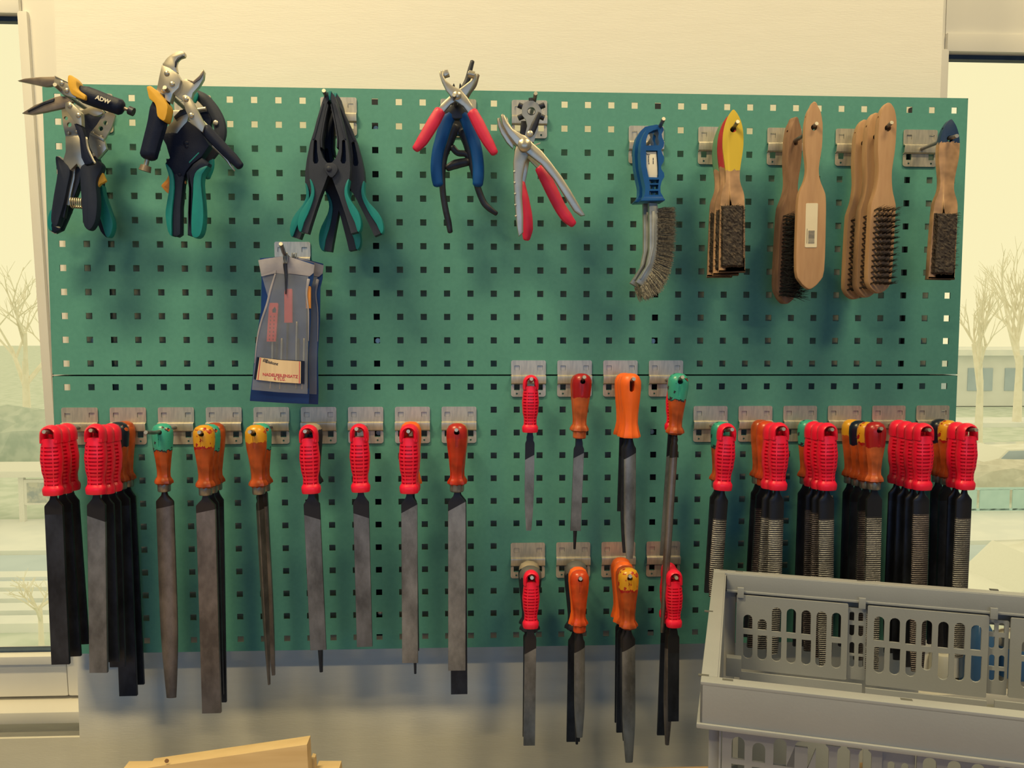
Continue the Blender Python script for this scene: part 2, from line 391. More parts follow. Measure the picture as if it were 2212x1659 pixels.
# ------------------------------------------------------------------ file handles (local: origin = hanging hole, x across, z up)
def lerp_tab(tab, z):
    for (z0, v0), (z1, v1) in zip(tab, tab[1:]):
        if z0 >= z >= z1:
            t = (z0 - z) / (z0 - z1); t = t * t * (3 - 2 * t); return v0 + (v1 - v0) * t
    return tab[-1][1] if z < tab[-1][0] else tab[0][1]
def red_handle():
    bm = B()
    W = [(-.004, .0130), (-.012, .0134), (-.022, .0146), (-.036, .0158), (-.052, .0146), (-.068, .0118), (-.076, .0120), (-.081, .0148), (-.087, .0150), (-.090, .0138)]
    ang = [0, 19, 26, 44, 62, 90, 118, 136, 154, 161, 180, 199, 206, 224, 242, 270, 298, 316, 334, 341]
    na = len(ang)
    def pt(i, z, s=1):
        w_ = lerp_tab(W, z) * s; a = R(ang[i % na]); c, n = math.cos(a), math.sin(a)
        e = .82
        return Vector((w_ * math.copysign(abs(n) ** e, n), -w_ * .80 * math.copysign(abs(c) ** e, c), z))
    slots = [(-.0175 - k * .0056, -.0175 - k * .0056 - .0027) for k in range(11)]
    zs_ = [-.006, -.012]
    for a, b in slots: zs_ += [a, b]
    zs_ += [-.0785, -.081, -.0845, -.0885, -.0905]
    V = [[bm.verts.new(pt(i, z)) for i in range(na)] for z in zs_]
    slotrow = {zs_.index(a) for a, b in slots}
    cut = [(19, 1), (2, 4), (16, 18), (9, 11), (6, 8), (12, 14)]   # segment index ranges that are open
    opened = {}
    for a, b in cut:
        seq = [a]; 
        while seq[-1] != b: seq.append((seq[-1] + 1) % na)
        for q in seq[:-1]: opened[q] = seq
    for r in range(len(zs_) - 1):
        for i in range(na):
            if r in slotrow and i in opened: continue
            j = (i + 1) % na
            bm.faces.new((V[r][i], V[r][j], V[r + 1][j], V[r + 1][i]))
        if r in slotrow:
            for a, b in cut:
                seq = opened[a]
                U_ = [bm.verts.new(pt(i, zs_[r], .74)) for i in seq]; L_ = [bm.verts.new(pt(i, zs_[r + 1], .74)) for i in seq]
                for q in range(len(seq) - 1):
                    bm.faces.new((U_[q], U_[q + 1], L_[q + 1], L_[q]))
                    bm.faces.new((V[r][seq[q]], V[r][seq[q + 1]], U_[q + 1], U_[q])); bm.faces.new((L_[q], L_[q + 1], V[r + 1][seq[q + 1]], V[r + 1][seq[q]]))
                bm.faces.new((V[r][seq[0]], U_[0], L_[0], V[r + 1][seq[0]])); bm.faces.new((V[r][seq[-1]], V[r + 1][seq[-1]], L_[-1], U_[-1]))
    bm.faces.new(V[0]); bm.faces.new(V[-1][::-1])
    # arched head round the hanging hole
    path = [(-.0102, 0, -.012), (-.0105, 0, -.006)] + [(-.0103 * math.cos(R(a)), 0, .0103 * math.sin(R(a))) for a in range(0, 181, 20)] + [(.0105, 0, -.006), (.0102, 0, -.012)]
    tube(bm, path, .0042, 8, k=2.55, capr=False)
    box(bm, -.0125, .0125, -.0095, .0095, -.0125, -.0075, .001)
    return bm
def boolean_cut(bm, cutter_bm, name, m):
    a = finish(bm, name, m, smooth=0); c = finish(cutter_bm, 'cutter', m, smooth=0)
    md = a.modifiers.new('cut', 'BOOLEAN'); md.object = c; md.solver = 'EXACT'; md.operation = 'DIFFERENCE'; md.use_self = True
    dg = bpy.context.evaluated_depsgraph_get(); dg.update()
    me = bpy.data.meshes.new_from_object(a.evaluated_get(dg))
    bpy.data.objects.remove(a); bpy.data.objects.remove(c)
    me.name = name
    me.polygons.foreach_set('use_smooth', [True] * len(me.polygons)); me.set_sharp_from_angle(angle=R(32))
    return me
def amber_shape(kind):
    bm = B(); n = 24
    if kind == 'amber':
        W = [(.0125, .002), (.0118, .007), (.0085, .0125), (.002, .0158), (-.008, .0162), (-.024, .0148), (-.044, .0120), (-.062, .0098), (-.070, .0098), (-.0765, .0136), (-.0800, .0140), (-.0815, .0112), (-.0830, .0100)]
    else:
        W = [(.0135, .002), (.0125, .008), (.0085, .0135), (.001, .0165), (-.010, .0165), (-.028, .0148), (-.050, .0120), (-.064, .0112), (-.074, .0128), (-.083, .0152), (-.0855, .0150), (-.0862, .0120)]
    zz = []
    for (a, _), (b, _) in zip(W, W[1:]):
        zz += [a + (b - a) * q / 2 for q in range(2)]
    zz.append(W[-1][0])
    rings = []
    for z in zz:
        r = lerp_tab(W, z); ring = []
        fl = max(0, min(1, (-.030 - z) / .04)) * .10
        for i in range(n):
            a = 2 * math.pi * i / n
            q = r * (1 + fl * (math.cos(8 * a) - .3))
            ring.append((q * math.cos(a), q * .86 * math.sin(a), z))
        rings.append(ring)
    loft(bm, rings)
    cb = B()
    if kind == 'amber':
        loft(cb, [[(p[0], y, p[1]) for p in circ(0, 0, .0041, 14)] for y in (-.03, .03)])
        for s in (-1, 1):
            v0 = min(s * .0118, s * .03); v1 = max(s * .0118, s * .03)
            loft(cb, [[(p[0], y, p[1]) for p in rr(-.0021, .0021, -.023, .004, .002)] for y in (v0 + .0013 * (s > 0), v1)])
    else:
        loft(cb, [[(p[0], y, p[1]) for p in rr(-.0036, .0036, -.0145, .0042, .0035)] for y in (-.03, .03)])
    return boolean_cut(bm, cb, kind + '_handle', mat('tmp', (.5, .5, .5)))

def paint_mat(name, base, paints, z_line, rough=.3, trans=.25, wear=None):
    """translucent handle whose head was dipped in paint: colour by height on the handle with a ragged lower edge and chips"""
    m = bpy.data.materials.new(name); m.use_nodes = True; nt = m.node_tree; N, L = nt.nodes, nt.links; b = N['Principled BSDF']
    b.inputs['Roughness'].default_value = rough
    tc = N.new('ShaderNodeTexCoord'); sp = N.new('ShaderNodeSeparateXYZ'); L.new(tc.outputs['Object'], sp.inputs[0])
    n1 = N.new('ShaderNodeTexNoise'); n1.inputs['Scale'].default_value = 140; n1.inputs['Detail'].default_value = 4; L.new(tc.outputs['Object'], n1.inputs['Vector'])
    n3 = N.new('ShaderNodeTexNoise'); n3.inputs['Scale'].default_value = 45; L.new(tc.outputs['Object'], n3.inputs['Vector'])
    cr = N.new('ShaderNodeValToRGB'); cr.color_ramp.elements[0].color = (*[c * .62 for c in base], 1); cr.color_ramp.elements[1].color = (*[min(1, c * 1.35) for c in base], 1)
    cr.color_ramp.elements[0].position = .3; cr.color_ramp.elements[1].position = .7; L.new(n3.outputs[0], cr.inputs[0])
    last = cr.outputs[0]; lastf = None
    for i, (pc, zl) in enumerate(paints):
        ma = N.new('ShaderNodeMath'); ma.operation = 'MULTIPLY_ADD'; ma.inputs[1].default_value = .014; L.new(n1.outputs[0], ma.inputs[0]); L.new(sp.outputs['Z'], ma.inputs[2])
        gt = N.new('ShaderNodeMath'); gt.operation = 'GREATER_THAN'; gt.inputs[1].default_value = zl + .007; L.new(ma.outputs[0], gt.inputs[0])
        f = gt.outputs[0]
        if wear:
            n2 = N.new('ShaderNodeTexNoise'); n2.inputs['Scale'].default_value = 90 + 35 * i; n2.inputs['Detail'].default_value = 6; L.new(tc.outputs['Object'], n2.inputs['Vector'])
            g2 = N.new('ShaderNodeMath'); g2.operation = 'LESS_THAN'; g2.inputs[1].default_value = wear; L.new(n2.outputs[0], g2.inputs[0])
            mu = N.new('ShaderNodeMath'); mu.operation = 'MULTIPLY'; L.new(f, mu.inputs[0]); L.new(g2.outputs[0], mu.inputs[1]); f = mu.outputs[0]
        mx = N.new('ShaderNodeMix'); mx.data_type = 'RGBA'; L.new(f, mx.inputs['Factor']); L.new(last, mx.inputs[6]); mx.inputs[7].default_value = (*pc, 1)
        last = mx.outputs[2]; lastf = f
    L.new(last, b.inputs['Base Color'])
    b.inputs['Subsurface Weight'].default_value = trans; b.inputs['Subsurface Radius'].default_value = (.01, .003, .001); b.inputs['Subsurface Scale'].default_value = .4
    return m
AMB = (.43, .080, .018)
PT, PY, PR, PN, PB = (.045, .36, .29), (.66, .33, .02), (.36, .010, .014), (.006, .010, .03), (.30, .25, .20)
HM = {
 'red': mat('red_file_grip', (.88, .010, .055), .38, col2=(.82, .009, .05), nscale=60, coat=.1),
 'teal': paint_mat('amber_teal_dip', AMB, [((.02, .03, .05), -.030), (PT, -.028)], 0, wear=.60),
 'yellow': paint_mat('amber_yellow_dip', AMB, [(PR, -.022), (PY, -.020)], 0, wear=.57),
 'yellow2': paint_mat('amber_yellow_dip_neat', AMB, [(PY, -.0135)], 0, wear=.66),
 'amber': paint_mat('amber_plain', AMB, [((.36, .06, .012), .004)], 0),
 'ambred': paint_mat('amber_red_top', (.50, .115, .035), [(PR, -.026)], 0),
 'clearred': paint_mat('clear_red', (.46, .035, .012), [((.42, .022, .018), -.01)], 0),
 'navyband': paint_mat('amber_navy_dip', AMB, [(PN, -.026)], 0, wear=.64),
 'orangered': paint_mat('clear_orange_red', (.58, .07, .014), [((.56, .06, .013), -.01)], 0),
 'black': paint_mat('black_handle', (.009, .012, .026), [(PB, .0035)], 0, .55, 0),
 'blackgrey': paint_mat('black_handle_dusty', (.009, .012, .026), [((.10, .10, .11), -.004)], 0, .6, 0),
 'orange': mat('orange_file_grip', (.90, .15, .02), .4, col2=(.86, .14, .018), nscale=50),
}
_red = finish(red_handle(), 'handle', HM['red'], link=False, smooth=38).data
_amb = amber_shape('amber'); _org = amber_shape('orange')
def handle_mesh(kind):
    key = 'hm_' + kind
    if key in MATS: return MATS[key]
    if kind == 'red': me = _red
    else:
        me = (_org if kind == 'orange' else _amb).copy(); me.materials.clear(); me.materials.append(HM[kind]); me.name = kind + '_handle'
    MATS[key] = me
    return me
HBOT = {'red': -.090, 'orange': -.0855}

def file_mat(name, mid, heel_z, slope, rasp=0, dark=(.035, .036, .048), rough=.40):
    """worn file steel: smooth dark heel above a slanting line, cut face below, blotchy wear"""
    m = bpy.data.materials.new(name); m.use_nodes = True; nt = m.node_tree; N, L = nt.nodes, nt.links; b = N['Principled BSDF']
    b.inputs['Metallic'].default_value = .72
    tc = N.new('ShaderNodeTexCoord'); sp = N.new('ShaderNodeSeparateXYZ'); L.new(tc.outputs['Object'], sp.inputs[0])
    ma = N.new('ShaderNodeMath'); ma.operation = 'MULTIPLY_ADD'; ma.inputs[1].default_value = -slope; L.new(sp.outputs['X'], ma.inputs[0]); L.new(sp.outputs['Z'], ma.inputs[2])
    gt = N.new('ShaderNodeMath'); gt.operation = 'GREATER_THAN'; gt.inputs[1].default_value = heel_z; L.new(ma.outputs[0], gt.inputs[0])
    n = N.new('ShaderNodeTexNoise'); n.inputs['Scale'].default_value = 26; n.inputs['Detail'].default_value = 8; n.inputs['Roughness'].default_value = .62
    oi = N.new('ShaderNodeObjectInfo'); va = N.new('ShaderNodeVectorMath'); va.operation = 'ADD'
    mpv = N.new('ShaderNodeMapping'); mpv.inputs['Scale'].default_value = (1, 1, .55); L.new(tc.outputs['Object'], mpv.inputs[0])
    L.new(mpv.outputs[0], va.inputs[0]); L.new(oi.outputs['Location'], va.inputs[1]); L.new(va.outputs[0], n.inputs['Vector'])
    cr = N.new('ShaderNodeValToRGB'); e = cr.color_ramp.elements
    e[0].position = .36; e[0].color = (*[c * .42 for c in mid], 1); e[1].position = .64; e[1].color = (*mid, 1)
    L.new(n.outputs[0], cr.inputs[0])
    mx = N.new('ShaderNodeMix'); mx.data_type = 'RGBA'; L.new(gt.outputs[0], mx.inputs['Factor']); L.new(cr.outputs[0], mx.inputs[6]); mx.inputs[7].default_value = (*dark, 1)
    L.new(mx.outputs[2], b.inputs['Base Color'])
    b.inputs['Roughness'].default_value = rough
    wv = N.new('ShaderNodeTexWave'); wv.wave_type = 'BANDS'; wv.bands_direction = 'Z'; wv.inputs['Scale'].default_value = 95 if rasp else 420
    wv.inputs['Distortion'].default_value = 1.2 if rasp else .2; wv.inputs['Detail'].default_value = 1; wv.inputs['Detail Scale'].default_value = 6
    if not rasp:
        wv.bands_direction = 'DIAGONAL'
    L.new(tc.outputs['Object'], wv.inputs['Vector'])
    iv = N.new('ShaderNodeMath'); iv.operation = 'SUBTRACT'; iv.inputs[0].default_value = 1; L.new(gt.outputs[0], iv.inputs[1])
    mu = N.new('ShaderNodeMath'); mu.operation = 'MULTIPLY'; L.new(wv.outputs['Fac'], mu.inputs[0]); L.new(iv.outputs[0], mu.inputs[1])
    bp = N.new('ShaderNodeBump'); bp.inputs['Strength'].default_value = .9 if rasp else .25; bp.inputs['Distance'].default_value = .0012 if rasp else .0003
    L.new(mu.outputs[0], bp.inputs['Height']); L.new(bp.outputs[0], b.inputs['Normal'])
    return m
FM = {'a': file_mat('file_steel', (.24, .26, .31), -.128, -.35), 'b': file_mat('file_steel_rusty', (.26, .235, .245), -.118, .2, dark=(.05, .042, .045)),
      'c': file_mat('file_steel_grey', (.31, .33, .37), -.115, .55), 'd': file_mat('file_steel_dark', (.055, .064, .095), -.12, 0),
      'r': file_mat('rasp_steel', (.23, .23, .25), -.137, 0, 1), 'rb': file_mat('rasp_steel_brown', (.16, .14, .155), -.13, 0, 1)}
M_fer = mat('ferrule_steel', (.36, .35, .34), .35, .8, col2=(.22, .21, .21), nscale=70)

def section(kind):
    if kind == 'flat': return [(-1, -.8), (-.97, -1), (.97, -1), (1, -.8), (1, .8), (.97, 1), (-.97, 1), (-1, .8)]
    if kind == 'half':
        return [(math.cos(R(a)), -math.sin(R(a)) * 1.25 + .35) for a in range(0, 181, 20)] + [(-.98, .62), (.98, .62)]
    if kind == 'halfb': return [(math.cos(R(a)), math.sin(R(a)) * 1.1 - .3) for a in range(180, -1, -20)] + [(.98, -.6), (-.98, -.6)]
    if kind == 'round': return [(math.cos(R(a)), math.sin(R(a))) for a in range(0, 360, 30)]
    if kind == 'tri': return [(0, -1.1), (.12, -1.05), (1, .62), (.93, .72), (-.93, .72), (-1, .62), (-.12, -1.05)]
    if kind == 'square': return [(-.9, -1), (.9, -1), (1, -.9), (1, .9), (.9, 1), (-.9, 1), (-1, .9), (-1, -.9)]
BD = {'flat': ('flat', 0, 1), 'hand': ('flat', .10, 1), 'half': ('half', .42, .55), 'halfb': ('halfb', .42, .55), 'round': ('round', .5, .42), 'tri': ('tri', .6, .35), 'square': ('square', .45, .5), 'halfr': ('half', .25, .75)}
def blade_bm(kind, w_, t_, z0, z1, shoulder=True):
    """tang leaves the handle at z0, blade tip at z1"""
    sec, tz, ts = BD[kind]; S = section(sec); bm = B(); rings = []
    hw, ht = w_ / 2, t_ / 2; ln = z0 - z1
    st = [(z0 + .006, min(.0035, hw * .8), min(.002, ht * .9))]
    if shoulder and hw > .006:
        st += [(z0 - .004, .0045, ht * .8), (z0 - .008, .0055, ht * .9), (z0 - .013, hw * .72, ht), (z0 - .017, hw * .97, ht), (z0 - .019, hw, ht)]
    else: st += [(z0 - .003, hw * .8, ht * .8), (z0 - .006, hw, ht)]
    if tz:
        for q in (1, .75, .5, .25, .08, 0):
            z = z1 + ln * tz * q; s = ts + (1 - ts) * math.sin(q * math.pi / 2); st.append((z, hw * s, ht * (s if sec not in ('flat',) else 1)))
    else: st += [(z1 + ln * .5, hw, ht), (z1, hw, ht)]
    for z, a, b in st: rings.append([(p[0] * a, p[1] * b, z) for p in S])
    loft(bm, rings); return bm

def lab(n, s): return s
FILES = 0
def hang_file(hk, y, handle, blade, w_, t_, bottom, label, sc=1.0, bx=None, fm='a', ferrule=None, cat='file', group='files on the pegboard', roll=0, zoff=0):
    """bottom = pixel row of the tip (its depth is the depth on the peg), bx = pixel column of the tip centre"""
    global FILES
    p = peg_at(hk, y); top = (.0061 if handle == 'red' else .0042 if handle == 'orange' else .0041) * sc
    o = p + Vector((0, 0, .003 - top + zoff))
    q = at(bx if bx is not None else 1106, bottom, y)
    Ln = (o.z - q.z)
    ang = 0
    if bx is not None: ang = max(-R(4.5), min(R(4.5), math.atan2(q.x - o.x, Ln)))
    t = thing('rasp' if cat == 'rasp' else 'file', o, label, cat, group)
    t.rotation_euler = (0, -ang, R(roll))
    hb = HBOT.get(handle, -.083) * sc
    h = bpy.data.objects.new('handle', handle_mesh(handle)); COL.objects.link(h); h.parent = t; h.scale = (sc,) * 3
    if ferrule is None: ferrule = handle in ('teal', 'yellow', 'yellow2', 'amber', 'navyband')
    z0 = hb
    if ferrule:
        bm = B(); rf = .0098 * sc
        loft(bm, [[(r * math.cos(2 * math.pi * i / 16), r * .9 * math.sin(2 * math.pi * i / 16), z) for i in range(16)] for r, z in ((rf * .96, hb + .003), (rf, hb + .001), (rf, hb - .009), (rf * .93, hb - .0105))])
        finish(bm, 'ferrule', M_fer, t, world=False); z0 = hb - .009
    elif handle in ('ambred', 'orangered', 'clearred'):
        bm = B(); rf = .0108 * sc
        loft(bm, [[(r * math.cos(2 * math.pi * i / 12), r * .88 * math.sin(2 * math.pi * i / 12), z) for i in range(12)] for r, z in ((rf, hb + .002), (rf, hb - .008), (rf * .9, hb - .0095))])
        finish(bm, 'collar', M_fer if handle == 'clearred' else HM[handle], t, world=False, smooth=20); z0 = hb - .0085
    bm = blade_bm(blade, w_ * .001, t_ * .001, z0, -Ln / math.cos(ang))
    finish(bm, 'blade', FM[fm], t, world=False, smooth=30)
    FILES += 1
    return t

# ------------------------------------------------------------------ the files, hook by hook (outermost first)
F = hang_file
Y1, DY = -.1, .0235
# by the tilted window
k = 'on the board-edge hook by the tilted window'
F('L1', -.104, 'red', 'flat', 26.5, 5.5, 1434, 'outermost wide flat file, red slotted handle, ' + k, bx=132, fm='d')
F('L1', -.078, 'red', 'flat', 25, 5, 1417, 'middle wide flat file, red slotted handle, ' + k, bx=158, fm='d')
F('L1', -.052, 'red', 'flat', 24, 5, 1391, 'innermost wide flat file, red slotted handle, ' + k, bx=176, fm='d')
k = 'on the five-file hook'
F('L2', -.111, 'red', 'flat', 26.5, 5.5, 1452, 'outermost flat file, red slotted handle, ' + k, bx=214, fm='a')
F('L2', -.087, 'red', 'flat', 25, 5, 1429, 'second flat file, red slotted handle, ' + k, bx=240, fm='d')
F('L2', -.063, 'red', 'flat', 24, 5, 1440, 'third flat file, red slotted handle, ' + k, bx=255, fm='d')
F('L2', -.038, 'navyband', 'flat', 28, 5.5, 1502, 'long flat file with navy-dipped amber handle ' + k, bx=278, fm='d')
F('L2', -.0155, 'amber', 'flat', 24, 5, 1478, 'innermost flat file with plain amber handle ' + k, bx=296, fm='d')
F('L3', -.062, 'teal', 'half', 28, 8, 1507, 'half-round file with chipped teal-dipped amber handle, alone on its hook', bx=370, fm='b')
k = 'on the hook after the lone teal-dipped file'
F('L4', -.104, 'yellow', 'flat', 28.5, 6, 1539, 'heavy rusty flat file, yellow-and-red dipped handle, ' + k, bx=458, fm='b')
F('L4', -.077, 'teal', 'flat', 22, 5, 1500, 'flat file with teal-streaked handle, in the middle ' + k, bx=468, fm='d')
F('L4', -.050, 'amber', 'flat', 23, 5, 1516, 'innermost flat file with amber handle ' + k, bx=474, fm='d')
k = 'on the hook under the blue pouch'
F('L5', -.094, 'yellow2', 'tri', 12.5, 10.5, 1479, 'slim three-square file with yellow-dipped amber handle ' + k, bx=581, fm='b')
F('L5', -.066, 'teal', 'square', 10, 8, 1458, 'slim square file with teal-dipped handle ' + k, bx=591, fm='b')
k = 'beside the pouch hook'
F('L6', -.094, 'red', 'flat', 24.5, 5, 1403, 'flat file with red slotted handle over a black-handled one', bx=688, fm='a')
F('L6', -.066, 'black', 'round', 13, 13, 1451, 'round file with black handle behind a red-handled flat file', bx=694, fm='d')
F('L7', -.090, 'red', 'flat', 24, 5, 1396, 'single wide flat file with red slotted handle, next to a three-file hook', bx=788, fm='a')
k = 'on the hook with an orange handle at the back'
F('L8', -.106, 'red', 'flat', 24.5, 5, 1431, 'outermost flat file, red slotted handle, ' + k, bx=886, fm='c')
F('L8', -.080, 'red', 'flat', 18, 5, 1405, 'second flat file, red slotted handle, ' + k, bx=893, fm='d')
F('L8', -.054, 'orange', 'round', 9, 9, 1455, 'thin round file with orange handle behind two red-handled files', bx=897, fm='d')
F('L9', -.104, 'clearred', 'flat', 27, 5.5, 1447, 'flat file with clear red handle and slanted dark heel', bx=987, fm='c')
F('L9', -.077, 'yellow', 'hand', 26, 6, 1498, 'long flat file with yellow-dipped handle behind the clear red handle', bx=992, fm='d')
# row on the seam
F('M1', -.096, 'red', 'halfb', 14.5, 5, 1146, 'small half-round file with red slotted handle, alone on the seam row', sc=.84, bx=1142, fm='c')
F('M2', -.096, 'ambred', 'flat', 16, 4.5, 1146, 'flat file with amber handle and dark red top, on the seam row', bx=1243, fm='c', sc=.95)
F('M2', -.077, 'amber', 'round', 9, 9, 1186, 'rat-tail file with amber handle behind the red-topped one', bx=1241, fm='d', sc=.95, ferrule=False)
F('M3', -.096, 'orange', 'half', 19, 5, 1207, 'outermost half-round file with solid orange handle, on the seam row', bx=1360, fm='c')
F('M3', -.075, 'orange', 'half', 19, 5, 1194, 'inner half-round file with solid orange handle, on the seam row', bx=1352, fm='d')
F('M3', -.047, 'orange', 'flat', 12, 4, 1104, 'short flat file at the back of the solid orange handles', bx=1341, fm='d')
F('M4', -.096, 'teal', 'round', 12.5, 12.5, 1366, 'long round file with teal-dipped handle crossing the low red handles', bx=1430, fm='b', ferrule=False)
F('M4', -.076, 'red', 'flat', 12, 4, 1200, 'small flat file with red slotted handle behind the teal-dipped one', sc=.84, bx=1433, fm='c')
# low row
F('S1', -.106, 'red', 'flat', 18, 5, 1609, 'narrow flat file with red slotted handle before black handles', sc=.86, bx=1143, fm='c')
F('S1', -.080, 'blackgrey', 'flat', 18, 5, 1590, 'flat file with dusty black handle behind a small red one', sc=1.1, bx=1141, fm='d', ferrule=False)
F('S1', -.050, 'black', 'flat', 18, 5, 1560, 'innermost file with beige-ended black handle on the low row', sc=1.1, bx=1141, fm='d', ferrule=False)
F('S2', -.108, 'orangered', 'half', 17, 5, 1593, 'half-round file with clear orange-red handle before a black one', bx=1252, fm='c', sc=.92)
F('S2', -.084, 'orange', 'round', 10, 10, 1607, 'round file with orange handle behind the clear orange-red one', bx=1246, fm='d', sc=.92)
F('S2', -.054, 'blackgrey', 'flat', 22, 5, 1601, 'flat file with dusty grey-topped black handle behind two orange ones', bx=1238, fm='d', sc=1.18, ferrule=False)
F('S3', -.108, 'yellow', 'half', 21, 5.5, 1647, 'longest half-round file with yellow-splashed orange handle on the low row', bx=1359, fm='c', ferrule=False)
F('S3', -.083, 'amber', 'half', 18, 5, 1600, 'second half-round file, amber handle, in the low orange stack', bx=1352, fm='d', ferrule=False)
F('S3', -.058, 'orange', 'flat', 18, 5, 1581, 'third file, solid orange handle, in the low orange stack', bx=1343, fm='d')
F('S3', -.031, 'orange', 'flat', 16, 4, 1560, 'innermost file, solid orange handle, in the low orange stack', bx=1338, fm='d')
F('S4', -.106, 'red', 'flat', 17, 5, 1557, 'outermost file with small red slotted handle beside the long round rod', sc=.86, bx=1454, fm='d')
F('S4', -.081, 'red', 'round', 16, 16, 1608, 'thick round file with red slotted handle behind the outermost one', sc=.86, bx=1441, fm='b')
F('S4', -.056, 'red', 'flat', 17, 5, 1587, 'innermost file with small red slotted handle behind the long round rod', sc=.86, bx=1430, fm='d')
# rasps towards the closed window
K = dict(cat='rasp', group='rasps on the pegboard')
F('R1', -.096, 'red', 'halfr', 22, 7, 1290, 'slim rasp with red slotted handle before a teal-dipped handle', bx=1543, fm='r', **K)
F('R1', -.066, 'teal', 'flat', 22, 6, 1280, 'dark file with teal-dipped handle behind a slim red rasp', bx=1536, fm='d')
k = 'on the hook with red-orange handles behind'
F('R2', -.107, 'red', 'halfr', 24, 7, 1412, 'outermost rasp with red slotted handle ' + k, bx=1668, fm='r', **K)
F('R2', -.082, 'red', 'halfr', 23, 7, 1402, 'second rasp with red slotted handle ' + k, bx=1645, fm='r', **K)
F('R2', -.055, 'orangered', 'flat', 22, 6, 1398, 'brown file with clear orange handle behind two red rasps', bx=1628, fm='rb')
F('R2', -.029, 'amber', 'flat', 20, 6, 1375, 'innermost amber-handled file behind the brown one and two red rasps', bx=1618, fm='d')
k = 'on the hook with a teal-dipped handle at the back'
F('R3', -.108, 'red', 'halfr', 25, 7, 1440, 'outermost rasp, red slotted handle, ' + k, bx=1783, fm='r', **K)
F('R3', -.084, 'red', 'halfr', 25, 7, 1420, 'second rasp, red slotted handle, ' + k, bx=1766, fm='rb', **K)
F('R3', -.060, 'red', 'halfr', 24, 7, 1406, 'third rasp, red slotted handle, ' + k, bx=1748, fm='rb', **K)
F('R3', -.034, 'teal', 'flat', 24, 6, 1395, 'file with teal-dipped handle behind three red-handled rasps', bx=1728, fm='d')
F('R4', -.107, 'ambred', 'flat', 24, 6, 1446, 'coarse rasp with red-dipped amber handle before a yellow one', bx=1880, fm='r', ferrule=True, **K)
F('R4', -.082, 'yellow', 'flat', 23, 6, 1425, 'rasp with yellow-dipped handle between red and navy ones', bx=1859, fm='rb', **K)
F('R4', -.055, 'navyband', 'flat', 23, 6, 1410, 'rasp with navy-dipped amber handle behind a yellow one', bx=1842, fm='d', **K)
F('R4', -.029, 'yellow2', 'flat', 22, 6, 1395, 'innermost rasp with yellow-topped handle behind the navy-dipped one', bx=1825, fm='d', **K)
k = 'of the four red rasps on one hook'
F('R5', -.108, 'red', 'halfr', 27, 7, 1450, 'outermost ' + k, bx=1982, fm='rb', **K)
F('R5', -.084, 'red', 'halfr', 26, 7, 1440, 'second from the peg tip ' + k, bx=1962, fm='d', **K)
F('R5', -.060, 'red', 'halfr', 26, 7, 1425, 'third from the peg tip ' + k, bx=1942, fm='d', **K)
F('R5', -.036, 'red', 'halfr', 26, 7, 1410, 'innermost ' + k, bx=1922, fm='d', **K)
k = 'on the board-edge hook by the closed window'
F('R6', -.102, 'red', 'halfr', 26, 7, 1420, 'outermost rasp, red slotted handle, ' + k, bx=2068, fm='r', **K)
F('R6', -.076, 'red', 'halfr', 25, 7, 1410, 'second rasp, red slotted handle, ' + k, bx=2052, fm='d', **K)
F('R6', -.049, 'yellow', 'flat', 24, 6, 1400, 'file with yellow-splashed handle ' + k, bx=2034, fm='d')
F('R6', -.024, 'navyband', 'flat', 24, 6, 1390, 'innermost file with navy-dipped handle ' + k, bx=2018, fm='d')

# ------------------------------------------------------------------ hand tools of the top row
def conv(ox, oy, s, f=None):
    def c(p):
        if f: p = f(p)
        return (ox + p[0] / s, oy + p[1] / s)
    return c
def S(c, pts, y, th, bev=.001, sm=0):
    def go(bm):
        q = [at(*c(p), y) for p in pts]; slab(bm, [(v.x, v.z) for v in q], y, th, min(bev, th * .45), sm)
    return go
def SH(c, outer, holes, y, th, sm=0):
    def go(bm):
        g = lambda pts: [(v.x, v.z) for v in (at(*c(p), y) for p in pts)]
        f = lambda pts: [(v.x, v.y) for v in smoothpts(g(pts), sm)] if sm else g(pts)
        slab_holes(bm, f(outer), [f(h) for h in holes], y, th)
    return go
def T(c, pts, y, r, k=1.0, sm=4, seg=10):
    def go(bm):
        ys = y if isinstance(y, (list, tuple)) else [y] * len(pts)
        tube(bm, [at(*c(p), yy) for p, yy in zip(pts, ys)], r, seg, k, sm)
    return go
def RV(c, p, y, r):
    def go(bm): dome(bm, at(*c(p), y), r)
    return go
def CY(c, p, q, y, r, seg=12, r2=None):
    def go(bm): cyl(bm, at(*c(p), y), at(*c(q), y), r, seg, r2)
    return go
def part(name, m, par, *shapes, smooth=35):
    bm = B()
    for s in shapes: s(bm)
    return finish(bm, name, m, par, smooth)
def circp(x, y, r, n=10): return circ(x, y, r, n)

# --- long-nose locking pliers
c = conv(30, 90, 3.77); y = -.116
g = thing('locking_pliers', at(120, 250, y), 'long-nose locking pliers with black handle and yellow grip, jaws agape', 'pliers')
part('upper_jaw', M_brown, g, S(c, [(38, 323), (100, 304), (220, 292), (350, 288), (412, 318), (400, 352), (345, 352), (300, 368), (262, 370), (165, 350), (90, 334)], y, .007, .0012))
part('jaw_plate', M_chrome, g, S(c, [(352, 288), (400, 305), (470, 340), (520, 400), (520, 470), (455, 455), (395, 425), (345, 372), (340, 335)], y, .011, .001), S(c, [(350, 287), (478, 346), (480, 356), (352, 297)], y, .014, .0004))
j = part('lower_jaw', M_brown, g, S(c, [(74, 587), (180, 520), (250, 493), (335, 458), (385, 446), (440, 452), (485, 490), (470, 525), (400, 546), (270, 575), (150, 597)], y + .001, .007, .0012))
part('jaw_teeth', M_dsteel, j, S(c, [(110, 566), (250, 490), (330, 462), (325, 486), (250, 510), (120, 572)], y - .003, .002, .0003))
